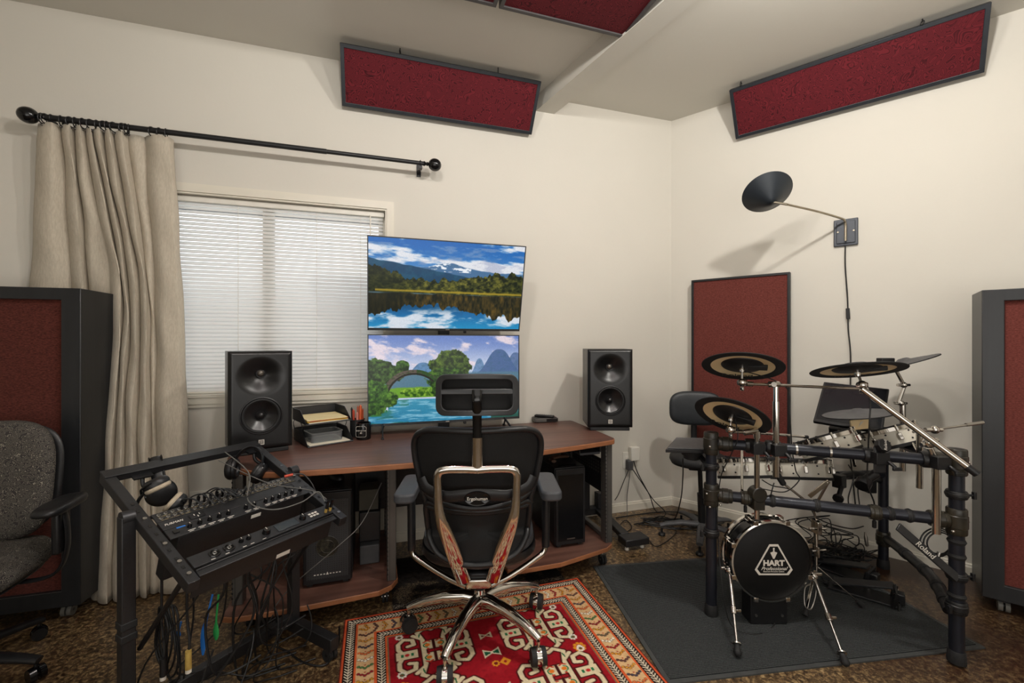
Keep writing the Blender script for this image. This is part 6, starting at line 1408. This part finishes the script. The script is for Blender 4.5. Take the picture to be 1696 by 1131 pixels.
def pedal(loc, rz, label):
    t = thing('foot_pedal', label, 'pedal', loc, rz); g = G(); g.b2((-.06, -.14, 0), (.06, .15, .012)); obj('base_plate', g, M['pwd'], t, bevel=.003)
    m = Matrix.Translation(V((0, .13, .03))) @ Matrix.Rotation(math.radians(14), 4, 'X'); g = G(m); g.prism([(-.045, 0), (.045, 0), (.038, -.25), (-.038, -.25)], 0, .01, Matrix.Rotation(0, 4, 'X')); 
    for i, p in enumerate(g.v): g.v[i] = p
    m2 = Matrix.Translation(V((0, .13, .02))) @ Matrix.Rotation(math.radians(-14), 4, 'X'); g = G(m2); g.prism([(-.04, 0), (.04, 0), (.036, -.25), (-.036, -.25)], 0, .01); obj('footboard', g, M['dkm'], t, bevel=.002)
    g = G()
    for s in (-1, 1): g.bar((s*.06, -.11, 0), (s*.05, -.12, .07), .012, .02)
    g.cyl((-.055, -.12, .068), (.055, -.12, .068), .006, n=10); obj('pedal_frame', g, M['blk'], t)
    g = G(); g.box((0, -.13, .035), (.05, .05, .05)); obj('trigger_box', g, M['blk'], t, bevel=.005)
    for s in (-1, 1): g = G(); g.cyl((s*.07, -.13, 0), (s*.07, -.13, .035), .005, n=8); g.box((s*.07, -.13, .036), (.02, .006, .01)); obj('spur_bolt', g, M['chrome'], t)
    return t
pedal(FL(1432, 985, MZ), math.radians(50), 'black drum foot pedal on the mat right of the bass drum')
pedal(FL(1398, 950, MZ), math.radians(35), 'second black foot pedal on the mat, further back than the first')
# ---- throne
th = thing('drum_throne', 'black drum throne with backrest standing in the corner behind the drums', 'drum throne', V((1.27, 2.90, 0)), math.radians(-14))
g = cushion(.36, .34, .06, .8, .012, Matrix.Translation(V((-.03, -.03, .50)))); obj('seat', g, M['rub'], th, ang=60)
g = cushion(.35, .24, .05, .6, .012, Matrix.Translation(V((-.02, .19, .84))) @ Matrix.Rotation(PI/2, 4, 'X'))
for i, p in enumerate(g.v): g.v[i] = V((p.x, p.y-.9*p.x*p.x, p.z))
obj('backrest', g, mat('black vinyl', (34,38,42), .5, noise=40, rgb2=(40,44,48)), th, ang=60)
g = G(); g.tube(smooth([V((-.03, .0, .49)), V((-.02, .18, .48)), V((-.02, .215, .56)), V((-.02, .21, .80))], 6), [(.02, .007)]*19, 10, flat=(1,0,0)); obj('back_bar', g, M['dkm'], th)
g = G(); g.b2((-.10, -.10, .47), (.04, .06, .505)); obj('mechanism', g, M['blk'], th, bevel=.01)
g = G(); g.cyl((-.0, -.0, .10), (-.01, -.01, .30), .025, n=16); g.cyl((-.01,-.01,.29), (-.02,-.02,.48), .015, n=14); obj('gas_column', g, M['blk'], th)
for k in range(5):
    t_ = math.radians(72*k+185); e = V((math.cos(t_), math.sin(t_), 0)); sd = V((-e.y, e.x, 0)); g = G(); g.tube([e*.02+Z*.09, e*.13+Z*.095, e*.23+Z*.08, e*.27+Z*.068], [(.028,.018),(.026,.017),(.022,.014),(.02,.012)], 10, flat=sd); obj('base_leg', g, M['greypad'], th, ang=60)
    c = e*.26; g = G(); g.lathe([(.022, 0), (.024, .01), (.018, .02), (.008, .022), (.008, .05)], c+Z*0, (0,0,1), 18); obj('glide', g, M['blk'], th)
# ---- computer screen behind the drums
scx = [P(1368, 633, 2.66), P(1477, 645, 2.45), P(1449, 706, 2.30), P(1343, 697, 2.50)]
xv = (scx[1]-scx[0]).normalized(); yv = (scx[0]-scx[3]); yv = (yv-xv*yv.dot(xv)).normalized(); nz = xv.cross(yv); mo2 = Matrix((xv, yv, nz)).transposed().to_4x4(); mo2.translation = (scx[1]+scx[3])/2; hw_ = (scx[1]-scx[0]).length/2; hh_ = (scx[0]-scx[3]).length/2
t = thing('computer_monitor', 'dark switched-off computer monitor tilted behind the drums', 'monitor', P(1410, 730, 2.60), 0)
g = G(mo2); g.b2((-hw_, -hh_, -.02), (hw_, hh_, 0)); obj('housing', g, M['blk'], t, world=True, bevel=.004)
g = G(mo2); g.b2((-hw_+.01, -hh_+.022, -.0002), (hw_-.01, hh_-.01, .0015)); obj('screen', g, mat('dark glass', (34,35,38), .12, noise=9, rgb2=(36,37,40)), t, world=True)
g = G(mo2); g.b2((-.03, -.21, -.05), (.03, 0, -.02)); g.b2((-.07, -.225, -.08), (.07, -.205, .03)); obj('monitor_foot', g, M['blk'], t, world=True, bevel=.004)
t = thing('trigger_plate', 'tan square plate with a white bird-like mark under the grey hi-hat pad', 'trigger plate', P(1426, 702, 2.16), 0)
m_ = Matrix.Translation(P(1425, 703, 2.15)) @ Matrix.Rotation(math.radians(-6), 4, 'Y') @ Matrix.Rotation(PI/2, 4, 'X'); g = G(m_); g.b2((-.046, -.026, -.01), (.046, .024, 0)); obj('plate', g, M['gold'], t, world=True, bevel=.002)
g = G(m_); g.add([(-.014,-.014,.0008),(.0,-.002,.0008),(.018,.014,.0008),(.002,.010,.0008)], [(0,1,2,3)]); g.add([(.0,.0,.0008),(.016,-.002,.0008),(-.012,.004,.0008)], [(0,1,2)]); obj('plate_mark', g, M['print'], t, world=True, sm=False)
g = G(); a = P(1432, 700, 2.36); g.cyl(P(1424, 712, 2.21), P(1421, 684, 2.20), .005, n=8); solo('hi_hat_rod', g, M['chrome'], 'short chrome rod under the grey hi-hat pad', 'rod')
g = G(); g.bar(pBR+Z*.66+V((-.03,-.02,0)), pBR+Z*.44+V((-.03,-.02,0)), .05, .05); g.box(pBR+Z*.50+V((-.09,-.01,0)), (.05,.05,.12)); solo('power_box', g, M['blk'], 'black control box strapped to the rear post of the drum rack', 'control box', bevel=.004)
# ---- cables of the kit
cable([cA+nA_*.02, P(1300, 640, 1.97), P(1308, 690, 1.97), P(1312, 745, 2.0), P(1318, 780, 2.06), P(1324, 795, 2.08), P(1300, 815, 2.05), P(1262, 810, 2.04), P(1240, 810, 2.05), P(1240, 822, 2.08)], 'thin black cord dropping from the upper left cymbal pad behind the rack', r=.0025)
cable([cB+nB_*.02+V((.02,0,0)), P(1222, 725, 1.98), P(1210, 755, 2.02), P(1194, 790, 2.07), P(1188, 850, 2.06), P(1190, 900, 2.06), P(1192, 930, 2.03), P(1200, 1000, 1.98), P(1215, 1040, 1.96), P(1250, 1051, 1.93), P(1275, 1043, 1.97), P(1287, 1025, 2.02)], 'thin black cord from the lower left cymbal pad to the floor', r=.0025)
cable([cC+nC_*.02, P(1440, 660, 1.84), P(1440, 700, 1.83), P(1438, 742, 1.86), P(1437, 800, 1.88), P(1448, 835, 1.9), P(1440, 850, 1.95)], 'black cord hanging straight down from the right cymbal pad to the grip knob', r=.003)
cable([P(1405, 770, 2.1), P(1414, 790, 2.1), P(1405, 825, 2.1), P(1408, 845, 2.1)], 'thin cord looping between the two rack bars left of the rear post', r=.0028)
cable([P(1422, 790, 2.2), P(1421, 815, 2.2), P(1425, 845, 2.1)], 'short black cord hanging behind the grip knob of the drum rack', r=.003)
cable([P(1352, 858, 2.05), P(1375, 868, 2.05), P(1410, 876, 2.1), P(1430, 872, 2.2)], 'black cord sagging below the lower rack bar', r=.003)
cable([P(1262, 795, 2.2), P(1280, 805, 2.2), P(1310, 812, 2.2), P(1340, 840, 2.2), P(1352, 860, 2.15)], 'black cord running down behind the lower rack bar to the hi-hat stand', r=.003)
cable([P(1282, 800, 1.96), P(1278, 815, 1.96), P(1275, 828, 2.0)], 'tiny cord under the end of the tall chrome pole', r=.0025)
cable([P(1131, 760, 2.3), P(1131, 790, 2.45), P(1127, 830, 2.8), FL(1115, 862, .006), FL(1090, 858, .006)], 'black cord falling from the drum module to the floor in the corner', r=.0035)
cq = P(1556, 900, 1.80)
for k in range(3):
    R0 = .045+.008*k; g = G(); g.tube([cq+V((R0*1.15*math.cos(a)+.006*k, .012*k, R0*math.sin(a)-.004*k)) for a in [2*PI*i/26 for i in range(26)]], .003, 6, True)
    solo('coiled_cable', g, M['cable'], 'loop of black cable hanging beside the right front post of the drum rack', 'cable', 'cable loops by the right post')
cable([P(1578, 885, 1.79), P(1576, 905, 1.79), P(1562, 918, 1.80), P(1556, 917, 1.80)], 'short black lead with silver jack hanging from the cable loops by the right post', r=.003)
g = G(); g.cyl(P(1556, 915, 1.80), P(1553, 923, 1.80), .008, n=12); solo('jack_plug', g, M['steel'], 'silver jack plug dangling beside the right front post of the drum rack', 'plug')
g = G(); g.lathe([(.0045, 0), (.008, .004), (.009, .05), (.006, .058), (.004, .075)], P(1436, 905, 2.35), (-.15, 0, 1), 14); solo('jack_plug', g, M['steel'], 'silver cable connector hanging in the tangle behind the drum rack', 'plug')
r2 = random.Random(5)
for i in range(36):
    c = V((1.84+r2.uniform(-.22, .22), 2.60+r2.uniform(-.08, .06), 0)); pts = []; n = r2.randint(6, 9); zz = r2.uniform(.05, .26) if i % 3 == 0 else r2.uniform(.01, .10)
    for k in range(n):
        a = r2.uniform(0, 2*PI); rr__ = r2.uniform(.04, .16); pts.append(c+V((rr__*math.cos(a), rr__*.45*math.sin(a), max(.006, zz*(1-abs(k/(n-1)-.4))+r2.uniform(-.03, .05)))))
    pts.append(V((c.x, c.y, .006)))
    cable(pts, 'black cord in the tangled heap behind the bass drum and rear rack post', r=.0032, group='tangled cords behind the drums', k=6, n=5)
for i in range(9):
    c = V((1.22+r2.uniform(-.18, .16), 3.10+r2.uniform(-.10, .08), 0)); pts = []
    for k in range(7):
        a = k*1.3+r2.uniform(-.3, .3); R0 = r2.uniform(.05, .15); pts.append(c+V((R0*1.5*math.cos(a), R0*.55*math.sin(a), .006+.012*r2.random()*(i % 3))))
    cable(pts, 'black cord lying in a loose pile on the floor in the room corner', r=.0035, group='cords on the floor in the corner', k=6, n=5)
cable([FL(1020, 858, .006), FL(1060, 852, .006), FL(1100, 848, .006), FL(1140, 850, .006), FL(1180, 862, .006)], 'long black cable lying along the baseboard from the desk to the corner', r=.004)
cable([FL(1075, 895, .006), FL(1090, 905, .006), FL(1120, 880, .006), FL(1095, 862, .006), FL(1060, 858, .006)], 'black cord end curling out onto the brown floor near the throne base', r=.003)
cable([FL(1018, 880, .006), FL(1035, 862, .006), FL(1046, 872, .006), FL(1040, 880, .006), FL(1022, 884, .006)], 'round loop of black cord on the floor beside the stand foot', r=.003)
#PART2_END
# ------------------------------------------------------------------ camera, light, view
cam = bpy.data.cameras.new('camera'); co_ = bpy.data.objects.new('camera', cam); COL.objects.link(co_)
co_.location = (0, 0, H); co_.rotation_euler = (PI/2, 0, 0); cam.sensor_width = 36; cam.lens = 36*F/1696; cam.shift_x = 0; cam.shift_y = -(565.5-CY)/1696*0
cam.clip_start = .05
bpy.context.scene.camera = co_
def lamp_(kind, loc, e, col, size=.05, rot=None, **k):
    l = bpy.data.lights.new('light', kind); l.energy = e; l.color = col
    if kind == 'AREA': l.shape = 'RECTANGLE'; l.size = size[0]; l.size_y = size[1]
    elif kind in ('POINT', 'SPOT'): l.shadow_soft_size = size
    for a, b in k.items(): setattr(l, a, b)
    o = bpy.data.objects.new('light', l); COL.objects.link(o); o.location = loc
    if rot is not None: o.rotation_euler = rot
    return o
WARM = (1, .965, .915)
for loc, e in (((-.35, 1.0, 2.88), 35), ((.40, 1.2, 2.88), 24), ((1.25, 1.35, 2.88), 70)):
    lamp_('POINT', loc, e, WARM, .05)
lamp_('AREA', (.4, -.7, 2.7), 18, (1, .97, .93), (3.6, 2.0), (0, 0, 0))  # added overhead fill behind the camera, not a fixture of the room
lamp_('AREA', (.7, -1.6, 1.6), 12, (1, .97, .93), (3.0, 1.8), (math.radians(80), 0, 0))  # another added fill, aimed from behind the camera at the far walls
lamp_('AREA', (.3, -1.0, 1.0), 30, (1, .97, .93), (3.5, 1.4), (math.radians(145), 0, 0))  # added up-light that only brightens the ceiling, no real lamp stands here
wl = MA @ V((-3.0, .6, 1.6)); lamp_('AREA', wl, 17, (1, .99, .97), (1.6, 1.2), (-PI/2, 0, YA))
w = bpy.data.worlds.new('world'); bpy.context.scene.world = w; w.use_nodes = True
sk = w.node_tree.nodes.new('ShaderNodeTexSky'); sk.sky_type = 'HOSEK_WILKIE'; w.node_tree.links.new(sk.outputs[0], w.node_tree.nodes['Background'].inputs[0]); w.node_tree.nodes['Background'].inputs[1].default_value = .3
vs_ = bpy.context.scene.view_settings; vs_.view_transform = 'Standard'; vs_.look = 'None'; vs_.exposure = .02; vs_.gamma = 1
